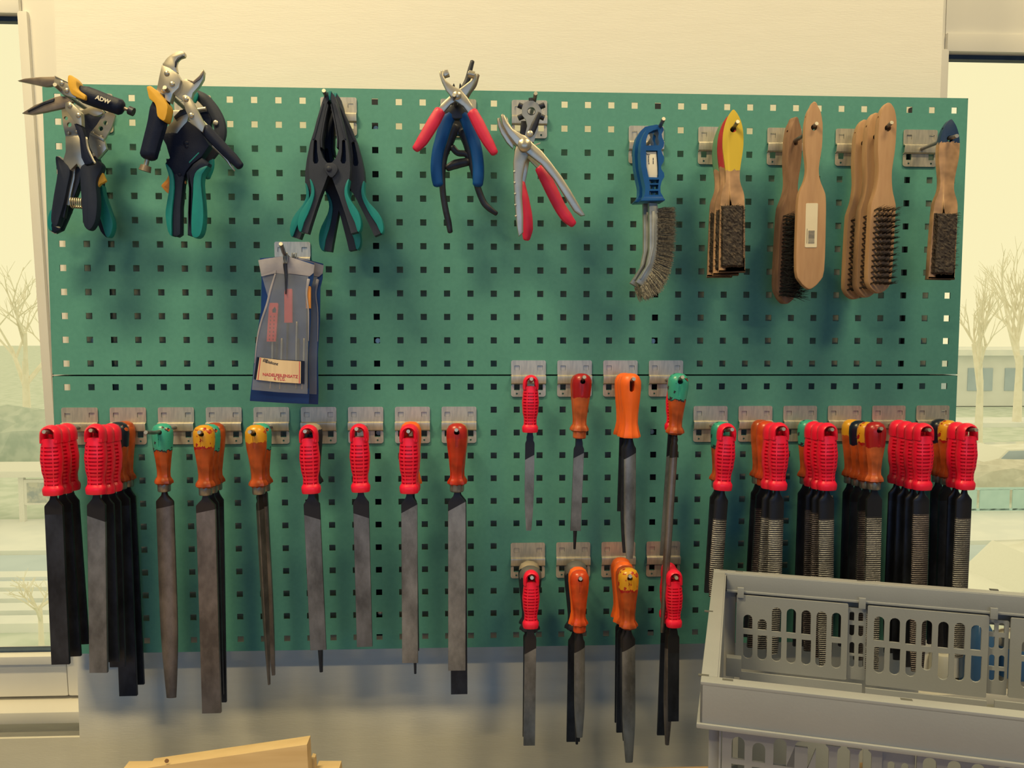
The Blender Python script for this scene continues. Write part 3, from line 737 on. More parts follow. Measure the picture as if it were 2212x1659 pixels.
part('lever_plate', M_chrome, g, S(c, [(432, 505), (468, 494), (520, 540), (562, 590), (567, 692), (515, 672), (470, 610), (430, 550)], y - .002, .011, .0012))
rv = [part('rivet', M_chrome, g, RV(c, p, y - q, .0037)) for p, q in (((390, 337), .0055), ((430, 398), .0055), ((455, 520), .0075), ((525, 600), .0075))]
part('lever_grip', M_black, g, S(c, [(500, 672), (562, 676), (590, 770), (615, 880), (662, 985), (640, 1002), (590, 1010), (560, 950), (545, 800)], y, .012, .003))
part('lever_edge', M_chrome, g, T(c, [(590, 780), (605, 870), (640, 950), (662, 990)], y - .005, .0016))
hd = part('handle', M_black, g, T(c, [(520, 400), (585, 432), (680, 468), (780, 505), (868, 535)], y, [.0085, .0125, .0125, .0115, .0115], .85))
part('yellow_grip', M_yellow, hd, S(c, [(470, 296), (498, 292), (538, 338), (540, 375), (556, 412), (608, 448), (613, 470), (600, 487), (545, 470), (498, 444), (478, 400), (466, 350)], y - .003, .0225, .005, 3))
sc_ = part('adjusting_screw', M_brown, g, CY(c, (860, 528), (885, 536), y, .0045), CY(c, (880, 535), (945, 562), y, .0026))
part('screw_knob', M_dsteel, sc_, CY(c, (938, 558), (975, 574), y, .0062, 14))
a_, b_ = at(*c((680, 455)), y - .0122), at(*c((790, 497)), y - .0122)
text_obj('lettering', 'ADW', .0085, M_white, hd, at(*c((725, 474)), y - .0112), b_ - a_, Vector((0, 0, 1)) + Vector((.36, 0, 0)), .0006, 1, bold=.0002)

# --- parallel crimping pliers with coil spring (behind)
y = -.078
g = thing('spring_pliers', at(170, 420, y), 'steel pliers with navy handles and coil spring under the long-nose pliers', 'pliers')
part('head_plate', M_chrome, g, SH(c, [(392, 548), (440, 535), (505, 640), (545, 720), (552, 775), (428, 783), (405, 680)], [circp(428, 626, 17), circp(456, 679, 20)], y, .004), SH(c, [(735, 590), (790, 570), (832, 600), (800, 700), (742, 800), (625, 745), (680, 680)], [circp(750, 665, 19), circp(712, 710, 20)], y, .004))
part('upper_link', M_chrome, g, S(c, [(545, 575), (600, 545), (680, 528), (735, 570), (712, 600), (660, 612), (615, 590), (570, 600)], y - .002, .006, .001, 2))
part('body', M_chrome, g, S(c, [(428, 778), (540, 772), (580, 900), (592, 1020), (550, 1045), (520, 1000), (470, 1052), (408, 970), (430, 900)], y - .003, .008, .0015), S(c, [(625, 745), (742, 800), (762, 875), (690, 958), (648, 915), (610, 830)], y - .003, .007, .0015))
part('cover_strap', M_chrome, g, S(c, [(630, 735), (740, 790), (735, 812), (622, 757)], y - .006, .006, .001), S(c, [(428, 768), (548, 762), (550, 782), (430, 788)], y - .004, .004, .001))
for p in ((442, 742), (508, 732), (640, 742), (704, 772), (700, 855), (492, 782), (650, 920)): part('rivet', M_chrome, g, RV(c, p, y - .0055, .0026))
lh = part('handle', M_navy, g, S(c, [(362, 940), (412, 972), (476, 1050), (455, 1190), (425, 1330), (392, 1440), (368, 1508), (330, 1490), (322, 1420), (345, 1250), (372, 1090), (362, 1010)], y, .016, .005, 3))
part('edge_trim', M_white, lh, T(c, [(412, 968), (364, 940), (360, 1010), (372, 1085), (345, 1240), (321, 1400), (328, 1485), (366, 1512)], y - .001, .0012, 4))
part('handle', M_navy, g, S(c, [(556, 1035), (612, 990), (690, 972), (735, 1010), (728, 1060), (690, 1150), (700, 1300), (688, 1450), (650, 1530), (612, 1535), (580, 1480), (566, 1300), (556, 1150)], y, .017, .006, 3))
part('inner_bar', M_chrome, g, S(c, [(468, 1060), (508, 1015), (500, 1120), (470, 1250), (462, 1335), (420, 1335), (440, 1200)], y + .003, .006, .001))
part('inner_bar', M_dsteel, g, S(c, [(512, 1010), (555, 1040), (540, 1150), (490, 1290), (470, 1320), (500, 1150)], y + .006, .006, .001), S(c, [(380, 1420), (410, 1330), (440, 1330), (420, 1440)], y + .002, .008, .001))
sp = [c((462 + 108 * q / 60, 1312 + 3 * (q % 2))) for q in range(61)]
bm = B(); base = at(*c((465, 1312)), y); ex = at(*c((568, 1318)), y) - base
tube(bm, [base + ex * (q / 72) + Vector((0, .0062 * math.cos(q * math.pi / 6), .0075 * math.sin(q * math.pi / 6))) for q in range(73)], .0010, 6); finish(bm, 'coil_spring', M_chrome, g)
part('release_lever', M_yellow, g, S(c, [(690, 1022), (706, 1022), (735, 1085), (757, 1135), (740, 1150), (712, 1162), (692, 1188), (676, 1175), (680, 1090)], y + .002, .008, .0025))

# --- teal-handled strippers behind it
y = -.043
g = thing('wire_strippers', at(190, 440, y), 'strippers with teal-backed handles, hidden behind the navy spring pliers', 'pliers')
part('body', M_black, g, S(c, [(590, 600), (735, 560), (770, 600), (700, 740), (640, 830), (700, 960), (720, 1050), (640, 1100), (560, 1010), (520, 860), (540, 700)], y, .014, .003), S(c, [(735, 800), (760, 880), (690, 960), (700, 1000), (640, 960)], y, .01, .002))
part('handle', M_black, g, S(c, [(430, 1380), (470, 1200), (540, 1010), (600, 1040), (520, 1250), (440, 1450), (400, 1540), (345, 1566), (300, 1540), (320, 1480), (380, 1440)], y, .016, .005))
part('teal_insert', M_teal, g, S(c, [(322, 1370), (340, 1420), (325, 1500), (330, 1545), (298, 1530), (290, 1470), (300, 1410)], y - .002, .014, .004, 2))
part('handle', M_black, g, S(c, [(640, 1040), (720, 1030), (730, 1180), (740, 1330), (790, 1500), (775, 1590), (745, 1580), (700, 1500), (680, 1300)], y + .001, .015, .005, 2))
part('teal_insert', M_teal, g, S(c, [(700, 1180), (735, 1178), (748, 1250), (790, 1370), (822, 1470), (818, 1540), (795, 1592), (765, 1590), (735, 1500), (705, 1400), (696, 1300)], y - .003, .016, .006, 3))
part('trim', M_white, g, T(c, [(322, 1372), (298, 1430), (290, 1490), (310, 1545), (345, 1562)], y - .003, .001))

# --- curved-jaw locking pliers
c = conv(270, 90, 3.77); y = -.112
g = thing('locking_pliers', at(370, 300, y), 'curved-jaw locking pliers with black handle and yellow grip, jaws above the board', 'pliers')
j = part('upper_jaw', M_chrome, g, S(c, [(315, 202), (325, 175), (350, 140), (395, 105), (440, 86), (475, 84), (496, 100), (492, 128), (455, 140), (432, 165), (424, 205), (432, 255), (400, 262)], y, .009, .0015, 2))
part('jaw_teeth', M_dsteel, j, S(c, [(486, 118), (446, 140), (425, 170), (418, 210), (405, 205), (408, 165), (430, 130), (468, 110)], y - .0045, .0015, .0003))
part('jaw_plate', M_chrome, g, S(c, [(312, 200), (372, 222), (432, 262), (467, 322), (450, 385), (402, 432), (378, 505), (318, 470), (268, 410), (290, 300)], y - .001, .013, .0012))
j = part('lower_jaw', M_chrome, g, S(c, [(400, 432), (440, 395), (466, 330), (503, 306), (560, 330), (610, 290), (640, 228), (653, 252), (645, 310), (610, 370), (560, 425), (545, 485), (480, 492)], y + .001, .009, .0015))
part('jaw_teeth', M_brown, j, S(c, [(505, 308), (556, 322), (605, 280), (638, 232), (640, 256), (612, 305), (560, 340)], y - .0042, .0015, .0003))
part('lever_plate', M_chrome, g, S(c, [(470, 448), (500, 440), (534, 455), (585, 545), (660, 688), (640, 746), (545, 668), (500, 560)], y - .003, .011, .0015))
for p, q in (((340, 258), .0078), ((383, 345), .0078), ((318, 395), .0078), ((497, 467), .0088), ((540, 600), .0088)): part('rivet', M_chrome, g, RV(c, p, y - q, .0040))
hd = part('handle', M_black, g, T(c, [(318, 440), (285, 560), (262, 680), (228, 800), (193, 930)], y, [.010, .0145, .0142, .0135, .0130], .85))
part('yellow_grip', M_yellow, hd, S(c, [(200, 388), (215, 379), (240, 382), (310, 440), (350, 500), (373, 548), (352, 650), (325, 657), (286, 622), (278, 560), (262, 515), (222, 482), (208, 430)], y - .004, .024, .006, 2))
sc_ = part('adjusting_screw', M_chrome, g, CY(c, (195, 925), (184, 955), y, .0060, 12), CY(c, (184, 950), (168, 1020), y, .0034))
part('screw_knob', M_brown, sc_, CY(c, (172, 1010), (160, 1055), y, .0075, 16, .0088))
part('lever_grip', M_black, g, T(c, [(655, 712), (720, 785), (800, 870), (880, 950), (938, 1015)], y, [.0085, .0085, .0080, .0075, .0060], .8))
part('release_lever', M_chrome, g, T(c, [(720, 850), (780, 905), (830, 960), (868, 1018), (895, 1052)], y + .004, [.003, .003, .0025, .002, .001], 1.5))

# --- black crimping pliers with teal handles
y = -.076
g = thing('crimping_pliers', at(400, 400, y), 'black-bodied strippers with teal handles and orange latch below the curved-jaw pliers', 'pliers')
part('jaw_plate', M_chrome, g, S(c, [(310, 768), (345, 700), (395, 650), (402, 610), (440, 575), (500, 555), (525, 600), (500, 700), (465, 715), (440, 752), (400, 748)], y - .003, .006, .001))
part('jaw_plate', M_dsteel, g, S(c, [(400, 615), (450, 560), (505, 545), (520, 580), (450, 610), (415, 635)], y - .006, .004, .001))
body = part('body', M_black, g, S(c, [(308, 770), (375, 748), (440, 755), (470, 715), (525, 655), (640, 745), (705, 855), (640, 950), (560, 1010), (515, 1070), (500, 1110), (420, 1090), (345, 1000), (380, 955), (350, 850)], y, .02, .003))
part('lettering', M_teal, body, S(c, [(520, 980), (600, 900), (604, 908), (524, 990)], y - .0101, .0004, 0))
part('pin', M_black, body, RV(c, (497, 826), y - .0098, .004), RV(c, (502, 854), y - .0098, .003), RV(c, (444, 1081), y - .0098, .003))
part('handle', M_navy, g, S(c, [(345, 958), (420, 960), (510, 1070), (490, 1170), (472, 1350), (470, 1575), (440, 1595), (398, 1585), (396, 1400), (412, 1200), (405, 1080), (350, 1000)], y, .019, .005))
part('teal_insert', M_teal, g, S(c, [(346, 1000), (385, 1035), (412, 1090), (420, 1200), (405, 1350), (398, 1480), (398, 1588), (368, 1548), (352, 1450), (350, 1380), (372, 1250), (382, 1150), (370, 1080)], y - .002, .021, .007, 2))
part('handle', M_navy, g, S(c, [(510, 1075), (570, 1000), (640, 950), (700, 1000), (690, 1030), (620, 1050), (580, 1110), (568, 1250), (562, 1400), (575, 1598), (520, 1580), (522, 1400), (530, 1200)], y, .019, .005))
part('teal_insert', M_teal, g, S(c, [(692, 1025), (650, 1030), (602, 1060), (576, 1120), (570, 1250), (560, 1400), (558, 1560), (580, 1602), (622, 1590), (646, 1530), (656, 1430), (650, 1300), (638, 1180), (645, 1090)], y - .002, .021, .007, 2))
part('latch', M_orange2, g, S(c, [(365, 1078), (380, 1110), (388, 1180), (376, 1252), (335, 1222), (300, 1180), (305, 1165), (345, 1125)], y, .008, .002), S(c, [(478, 1140), (500, 1135), (500, 1158), (478, 1160)], y, .008, .001))
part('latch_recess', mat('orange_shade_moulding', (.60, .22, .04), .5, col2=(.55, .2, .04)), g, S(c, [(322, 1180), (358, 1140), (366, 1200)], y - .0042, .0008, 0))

# --- black hoop-jawed clamp behind the two
y = -.042
g = thing('ratchet_clamp', at(450, 300, y), 'black clamp with curved hoop jaw at the back of the crimping pliers', 'clamp')
part('hoop_jaw', M_clamp, g, T(c, [(575, 425), (650, 475), (720, 560), (768, 660), (775, 760), (730, 870), (660, 960)], y, [.007, .0088, .0092, .0095, .0100, .010, .009], .8))
part('inner_jaw', M_black, g, S(c, [(588, 575), (690, 560), (716, 640), (700, 700), (640, 640), (600, 625)], y + .002, .010, .002), S(c, [(560, 760), (690, 745), (740, 800), (700, 870), (600, 850)], y + .002, .010, .002))
part('pad', M_teal, g, S(c, [(556, 415), (590, 412), (600, 440), (575, 500), (556, 480)], y - .006, .006, .001, 2))
part('bolt', M_steel, g, CY(c, (590, 555), (660, 545), y - .008, .003), RV(c, (738, 660), y - .0085, .004))
part('teal_handle', M_teal, g, T(c, [(690, 950), (690, 1020), (660, 1100)], y, .007, .7))

# --- three spring clamps on one hook
def spring_clamp(y, la, ra, k_, dx, dy, label):
    ap = (530, 160)
    def rot(a, p):
        x, z = p[0] - ap[0], p[1] - ap[1]; s, q = math.sin(R(a)), math.cos(R(a))
        return (ap[0] + dx + k_ * (x * q - z * s), ap[1] + dy + k_ * (x * s + z * q))
    g = thing('spring_clamp', at(715, 300, y), label, 'clamp', 'spring clamps on one hook')
    def half(a, mir, yy):
        def f(p):
            if mir: p = (1052 - p[0], p[1])
            return rot(a, p)
        cc = conv(600, 170, 4.608, f)
        out = [(512, 150), (526, 158), (527, 215), (500, 262), (462, 450), (432, 620), (434, 720), (462, 800), (500, 846), (530, 860), (548, 900), (540, 940), (505, 985), (470, 1080), (430, 1180), (380, 1330), (335, 1470), (312, 1548), (252, 1532), (245, 1460), (290, 1350), (350, 1200), (368, 1120), (345, 1040), (328, 1000), (322, 900), (330, 780), (352, 620), (400, 430), (450, 260), (480, 180)]
        slot = [(372, 632), (385, 620), (402, 632), (405, 740), (418, 830), (405, 856), (375, 858), (362, 830), (364, 740)]
        arm = part('arm', M_clamp, g, SH(cc, out, [slot], yy, .020), S(cc, [(505, 262), (465, 455), (437, 620), (440, 700), (455, 700), (452, 620), (478, 460), (515, 280)], yy, .023, .0005), S(cc, [(360, 620), (404, 430), (450, 262), (470, 262), (424, 440), (380, 615)], yy, .0225, .0008))
        part('slot_web', M_black, arm, S(cc, [(365, 630), (405, 630), (416, 850), (365, 850)], yy + .003, .004, 0))
        part('teal_grip', M_teal, arm, S(cc, [(332, 1012), (352, 1030), (374, 1095), (376, 1170), (352, 1260), (318, 1350), (275, 1440), (248, 1530), (226, 1520), (214, 1470), (222, 1390), (256, 1310), (318, 1220), (346, 1150), (344, 1080)], yy - .002, .023, .0075, 2))
        part('jaw_pad', M_teal, arm, S(cc, [(510, 138), (528, 138), (527, 215), (540, 228), (520, 222)], yy - .002, .018, .001))
    half(la, False, y); half(ra, True, y + .0005)
    cc = conv(600, 170, 4.608, lambda p: rot((la + ra) / 2, p))
    pv = part('pivot_plate', M_clamp, g, S(cc, [(480, 850), (540, 838), (590, 870), (596, 920), (545, 985), (500, 960), (468, 905)], y - .013, .004, .001, 2))
    part('pivot_pin', M_clamp, pv, RV(cc, (510, 897), y - .015, .0042))
    bm = B(); cyl(bm, at(*cc((525, 905)), y - .010), at(*cc((525, 905)), y + .010), .006, 14); finish(bm, 'spring_barrel', M_dsteel, g)
spring_clamp(-.102, 0, 0, 1, 0, 0, 'outermost charcoal spring clamp with teal grips, hung by its tips')
spring_clamp(-.074, 3.8, -8.3, 1.03, 20, 30, 'charcoal spring clamp spread widest, teal grips showing either side')
spring_clamp(-.045, -7.5, 3.5, 1.1, 52, 20, 'innermost charcoal spring clamp, only its lower teal grips showing')

# --- eyelet pliers with red handles
c = conv(870, 110, 3.95); y = -.108
g = thing('eyelet_pliers', at(985, 230, y), 'bright steel eyelet pliers with short red handles, spread over the hook', 'pliers')
ar = part('arm', M_chrome, g, S(c, [(310, 180), (325, 174), (345, 186), (350, 220), (372, 258), (425, 300), (500, 338), (552, 400), (590, 460), (622, 520), (560, 535), (518, 478), (440, 425), (372, 345), (335, 270), (316, 215)], y - .003, .008, .0022))
part('grip', M_redgrip, ar, T(c, [(592, 520), (640, 610), (690, 710), (735, 790), (783, 872)], y - .003, [.0080, .0090, .0088, .0080, .0058], .75))
ar = part('arm', M_chrome, g, S(c, [(638, 200), (622, 196), (600, 214), (575, 258), (505, 312), (430, 362), (375, 412), (335, 450), (292, 508), (350, 528), (410, 460), (470, 425), (545, 385), (590, 318), (628, 245)], y + .003, .008, .0022))
part('grip', M_redgrip, ar, T(c, [(318, 512), (268, 600), (215, 690), (165, 770), (110, 838)], y + .003, [.0085, .0095, .0092, .0085, .0058], .75))
part('punch', M_chrome, g, CY(c, (345, 205), (392, 190), y, .0055), S(c, [(340, 172), (385, 168), (396, 205), (360, 224)], y - .001, .010, .001))
part('anvil', M_chrome, g, CY(c, (562, 196), (612, 208), y, .0055), S(c, [(560, 180), (585, 172), (612, 205), (590, 228), (552, 206)], y + .001, .010, .001))
part('pivot', M_chrome, g, RV(c, (462, 380), y - .0068, .0068))

# --- blue handled pliers
y = -.078
g = thing('blue_pliers', at(985, 330, y), 'pliers with long blue dipped handles behind the red eyelet pliers', 'pliers')
part('head', M_dsteel, g, S(c, [(345, 545), (380, 490), (440, 462), (500, 470), (560, 540), (520, 585), (440, 590)], y, .014, .003), S(c, [(425, 300), (436, 280), (445, 300), (450, 480), (415, 480)], y, .01, .002), S(c, [(482, 300), (488, 278), (500, 295), (512, 480), (470, 480)], y, .01, .002))
part('grip', M_blue, g, T(c, [(440, 505), (392, 565), (362, 640), (330, 750), (300, 860), (287, 980), (292, 1080), (302, 1140)], y, [.007, .0105, .0100, .0095, .0090, .0088, .0086, .0078], .8))
part('grip', M_blue, g, T(c, [(480, 505), (535, 565), (565, 640), (600, 750), (630, 860), (645, 980), (645, 1080), (640, 1140)], y, [.007, .0105, .0100, .0095, .0090, .0088, .0086, .0078], .8))

# --- long dark pliers at the back
y = -.050
g = thing('long_reach_pliers', at(985, 400, y), 'dark long-reach pliers, one thin jaw rising above the board edge', 'pliers')
part('jaw', M_dsteel, g, T(c, [(595, 88), (575, 160), (552, 250), (520, 330), (490, 430), (470, 560)], y, [.0032, .0038, .0045, .0055, .008, .010], .8))
part('jaw', M_brown, g, T(c, [(640, 205), (610, 290), (560, 350), (510, 440), (480, 560)], y + .008, [.003, .004, .005, .006, .008], .8))
part('hinge', M_dsteel, g, S(c, [(420, 560), (530, 560), (560, 660), (540, 720), (430, 720), (400, 660)], y + .003, .012, .003, 2))
part('handle', M_dsteel, g, T(c, [(440, 640), (400, 760), (355, 900), (338, 1050), (342, 1200), (365, 1350), (390, 1460), (405, 1545)], y, [.010, .008, .0055, .0048, .0048, .0048, .0048, .0040], .8))
part('handle', M_dsteel, g, T(c, [(520, 680), (560, 800), (590, 950), (620, 1080), (645, 1180), (690, 1290), (740, 1345), (800, 1390)], y, [.010, .008, .006, .0052, .0052, .0050, .0048, .0035], .8))
part('stop_bow', M_dsteel, g, T(c, [(380, 1000), (450, 968), (555, 945)], y - .002, [.0055, .0075, .0065], .8), T(c, [(420, 820), (470, 870), (540, 880), (590, 940)], y, .005, .8))

# --- revolving punch pliers (silver) and red-handled pair behind
y = -.108
g = thing('revolving_punch_pliers', at(1150, 330, y), 'silver revolving punch pliers with bare steel handles and punch wheel', 'pliers')
part('wheel_arm', M_chrome, g, SH(c, [(1016, 490), (1030, 450), (1065, 430), (1110, 428), (1150, 450), (1180, 505), (1182, 545), (1160, 600), (1150, 680), (1118, 780), (1060, 770), (1040, 730), (1062, 640), (1050, 590), (1018, 550)], [circp(1097, 517, 36, 14)], y, .004))
wh = part('punch_wheel', M_dsteel, g, SH(c, circp(1097, 517, 78, 20), [circp(1097, 517, 34, 12)], y + .009, .010))
for a in range(0, 360, 60):
    s_, q_ = math.sin(R(a)), math.cos(R(a)); part('punch_tube', M_dsteel, wh, CY(c, (1097 + 70 * s_, 517 - 70 * q_), (1097 + 128 * s_, 517 - 112 * q_), y + .009, .0042, 10))
part('spring_blade', M_dsteel, g, T(c, [(1165, 530), (1130, 620), (1095, 700)], y - .0035, [.003, .005, .005], .3))
part('arm', M_chrome, g, S(c, [(835, 552), (850, 538), (870, 552), (895, 610), (940, 670), (1010, 712), (1045, 725), (1110, 790), (1190, 860), (1270, 960), (1360, 1080), (1430, 1190), (1500, 1310), (1555, 1405), (1520, 1412), (1462, 1370), (1380, 1240), (1290, 1100), (1180, 970), (1075, 890), (965, 800), (900, 720), (850, 630)], y - .006, .009, .003))
part('arm', M_chrome, g, S(c, [(1040, 722), (1085, 770), (1075, 890), (1045, 960), (1022, 1080), (1018, 1250), (1028, 1400), (1028, 1550), (988, 1588), (970, 1480), (955, 1300), (945, 1100), (942, 950), (955, 850), (985, 770)], y - .001, .010, .003))
part('jaw_rail', M_chrome, g, S(c, [(805, 580), (825, 572), (850, 640), (900, 720), (945, 790), (940, 840), (890, 790), (840, 710), (812, 640)], y + .003, .010, .003))
part('pivot_screw', M_chrome, g, RV(c, (1040, 802), y - .0105, .0105)); part('screw', M_steel, g, RV(c, (1087, 706), y - .0045, .0048))
part('bumps', M_chrome, g, *[RV(c, (952 + q * 3, 1030 + q * 95), y - .006, .0016) for q in range(5)])
y = -.076
g = thing('punch_pliers', at(1160, 380, y), 'punch pliers with dark red dipped handles behind the silver revolving pair', 'pliers')
part('arm', M_chrome, g, S(c, [(880, 560), (895, 580), (900, 610), (960, 700), (1060, 800), (1120, 900), (1170, 990), (1145, 1002), (1075, 930), (1000, 850), (900, 760)], y, .008, .002))
part('grip', M_redgrip, g, T(c, [(1165, 1000), (1215, 1080), (1275, 1200), (1340, 1330), (1400, 1420), (1455, 1478)], y, [.0070, .0095, .0098, .0092, .0090, .0060], .75))
part('arm', M_chrome, g, S(c, [(1060, 860), (1100, 800), (1120, 830), (1080, 950), (1040, 1160), (1000, 1180), (1000, 1000)], y + .008, .007, .002))
part('grip', M_redgrip, g, T(c, [(1005, 1130), (1025, 1260), (1052, 1400), (1062, 1520), (1056, 1605)], y + .004, [.0070, .0095, .0095, .0090, .0055], .75))
part('wheel_cover', M_dsteel, g, S(c, [(1010, 600), (1060, 600), (1120, 800), (1060, 820), (1000, 700)], y + .004, .008, .002))
part('catch', M_white, g, S(c, [(1130, 796), (1175, 782), (1172, 792), (1135, 808)], y, .003, .0005))

# ------------------------------------------------------------------ wire brushes with blue plastic handles
M_bluep = mat('blue_plastic_frame', (.006, .085, .33), .35, col2=(.006, .075, .30), nscale=40)
M_galv = mat('galvanised_channel', (.46, .46, .43), .4, .6, col2=(.36, .36, .34), nscale=40)
M_wire = mat('steel_wire_bristle', (.50, .47, .41), .45, .3, col2=(.22, .205, .19), nscale=350, thr=(.42, .58))
def wires(bm, n, foot, tipf, r=.00035, kink=.0015, rnd=random):
    """n thin wires, each a bent three-sided strip from foot(i) to tip"""
    for i in range(n):
        a = Vector(foot(i)); b = Vector(tipf(i, a)); m_ = a.lerp(b, .5) + Vector([rnd.uniform(-kink, kink) for _ in range(3)])
        ps = [a, m_, b]; V = []
        for q, p in enumerate(ps):
            rr_ = r * (1 - .25 * q)
            V.append([bm.verts.new(p + Vector((rr_ * math.cos(2.1 * s), rr_ * math.sin(2.1 * s), rr_ * .8 * math.cos(2.1 * s + 1)))) for s in range(3)])
        for A_, B_ in zip(V, V[1:]):
            for s in range(3): bm.faces.new((A_[s], A_[(s + 1) % 3], B_[(s + 1) % 3], B_[s]))
def blue_brush(y, dx, dy, label, full):
    f = lambda p: (p[0] + dx, p[1] + dy)
    c2 = conv(1360, 260, 7.9, lambda p: (p[0] + dx * 2.095, p[1] + dy * 2.095)); c5 = conv(1320, 220, 3.77, f)
    g = thing('wire_brush', at(1400, 320, y), label, 'wire brush', 'blue-handled wire brushes')
    out = [(262, 190), (340, 118), (430, 100), (505, 112), (548, 150), (556, 195), (522, 260), (530, 315), (566, 400), (556, 470), (512, 530), (532, 590), (562, 655), (556, 725), (512, 800), (514, 855), (562, 920), (566, 985), (522, 1062), (500, 1150), (502, 1240), (572, 1375), (500, 1390), (160, 1392), (215, 1330), (240, 1270), (242, 1150), (205, 980), (172, 800), (160, 600), (168, 430), (200, 300)]
    holes = [[(262, 350), (300, 240), (380, 196), (452, 182), (474, 250), (462, 330), (486, 395), (478, 450), (255, 456)], [(256, 540), (450, 540), (470, 800), (468, 985), (440, 995), (300, 990), (262, 800)],
             [(310, 1030), (478, 1030), (468, 1094), (318, 1094)], [(320, 1116), (466, 1116), (460, 1192), (320, 1192)], [(314, 1222), (464, 1222), (468, 1290), (312, 1290)]]
    part('handle', M_bluep, g, SH(c2, out, holes, y, .021), S(c2, [(160, 1392), (215, 1330), (520, 1330), (572, 1375), (560, 1395), (170, 1400)], y, .03, .003), smooth=40)
    part('tang', M_galv, g, T(c2, [(345, 1000), (348, 1150), (350, 1420)], y + .002, .0018))
    if full:
        lb = part('label_insert', M_white, g, S(c2, [(258, 545), (446, 540), (466, 800), (470, 925), (462, 990), (305, 985), (280, 910), (268, 800)], y - .004, .008, .001))
        ink = mat('label_ink', (.05, .06, .09), .7, col2=(.06, .07, .1))
        part('label_print', ink, lb, *[S(c2, [(x, z), (x + 14, z), (x + 14, z + h_), (x, z + h_)], y - .0081, .0003, 0) for x, z, h_ in ((318, 600, 50), (318, 655, 60), (322, 720, 30), (396, 640, 40), (396, 690, 55))], S(c2, [(270, 545), (300, 575), (340, 580), (350, 590), (300, 590), (268, 565)], y - .0081, .0003, 0))
    ch = part('channel', M_galv, g, S(c5, [(302, 822), (372, 826), (380, 870), (380, 1000), (376, 1170), (362, 1280), (330, 1385), (255, 1508), (228, 1490), (196, 1470), (280, 1345), (305, 1220), (306, 1050)], y, .011, .003), S(c5, [(330, 890), (352, 890), (350, 1180), (320, 1320), (240, 1450), (228, 1440), (300, 1310), (330, 1180)], y - .004, .008, .003))
    # bristles fan out from the channel edge
    edge = smoothpts([(376, 870), (378, 1000), (374, 1170), (360, 1285), (325, 1395), (240, 1510)], 8, False)
    outn = smoothpts([(516, 862), (522, 1000), (516, 1170), (492, 1330), (415, 1520), (280, 1615)], 8, False)
    rnd = random.Random(3 if full else 4); cnt = 2600 if full else 900
    def ft(i):
        t = rnd.random() * (len(edge) - 1.001); q = int(t); u = t - q
        p = edge[q].lerp(edge[q + 1], u); e = outn[q].lerp(outn[q + 1], u)
        ft.e = e; ft.y = y + rnd.uniform(-.0055, .0055)
        return at(*c5((p[0] - 6, p[1])), ft.y)
    def tp(i, a):
        k_ = rnd.uniform(.82, 1.04); e = ft.e
        b = at(*c5((e[0] + rnd.gauss(0, 7), e[1] + rnd.gauss(0, 11))), ft.y + rnd.gauss(0, .0025))
        return a.lerp(b, k_)
    bm = B(); wires(bm, cnt, ft, tp, .00038, .0022, rnd); o = finish(bm, 'bristles', M_wire, g, 0); o['kind'] = 'stuff'
blue_brush(-.094, 0, 0, 'wire brush with blue plastic frame handle and white label insert', True)
blue_brush(-.060, -46, 8, 'second blue-handled wire brush tucked behind the labelled one', False)

# ------------------------------------------------------------------ wooden brushes
M_wood = mat('beech_wood', (.50, .30, .17), .6, col2=(.43, .245, .135), nscale=22, stretch=(7, 7, 1), thr=(.3, .7))
M_woodd = mat('grimy_beech', (.23, .125, .08), .65, col2=(.33, .19, .12), nscale=30, stretch=(4, 4, 1), thr=(.35, .65))
M_brist = mat('dark_wire_bristle', (.035, .026, .030), .5, col2=(.075, .055, .045), nscale=400, thr=(.4, .6))
M_mat = mat('matted_bristle', (.050, .038, .036), .75, col2=(.13, .095, .07), nscale=120, bump=.5, bscale=700, thr=(.5, .75))
M_bblack = mat('black_bristle', (.012, .012, .02), .55, col2=(.03, .03, .035), nscale=300)
PROF_POINT = [(.0384, 0), (.0365, .003), (.031, .0055), (.023, .0097), (.011, .0122), (0, .0133), (-.029, .0130), (-.060, .0092), (-.078, .0117), (-.092, .0175), (-.104, .0207), (-.140, .0217), (-.212, .0212), (-.230, .0140), (-.238, .006), (-.2408, 0)]
PROF_SQ = [(.029, 0), (.027, .0028), (.018, .0085), (.004, .0132), (-.011, .0150), (-.030, .0146), (-.060, .0106), (-.078, .0108), (-.094, .0160), (-.108, .0176), (-.150, .0186), (-.208, .0192), (-.212, .0180), (-.2125, 0)]
PROF_RND = [(.036, 0), (.034, .004), (.026, .0092), (.012, .0125), (0, .0132), (-.030, .0128), (-.060, .0100), (-.085, .0120), (-.103, .0168), (-.118, .0182), (-.205, .0180), (-.222, .0150), (-.230, .0085), (-.2335, 0)]
def brush_body_mesh(prof, th, name, m):
    right = [(w_, z) for z, w_ in prof]; left = [(-w_, z) for z, w_ in prof[1:-1][::-1]]
    P = smoothpts(right + left, 3)
    bm = B(); slab(bm, [(p[0], p[1]) for p in P], 0, th, .0028)
    cb = B(); loft(cb, [[(p[0], y, p[1]) for p in circ(0, 0, .0046, 14)] for y in (-.03, .03)])
    cyl(cb, (-.05, 0, .0165), (.05, 0, .0165), .0018, 8)
    return boolean_cut(bm, cb, name, m)
BB = {'point': brush_body_mesh(PROF_POINT, .0145, 'pointed_body', M_wood), 'square': brush_body_mesh(PROF_SQ, .0135, 'square_body', M_wood), 'round': brush_body_mesh(PROF_RND, .0145, 'round_body', M_wood)}
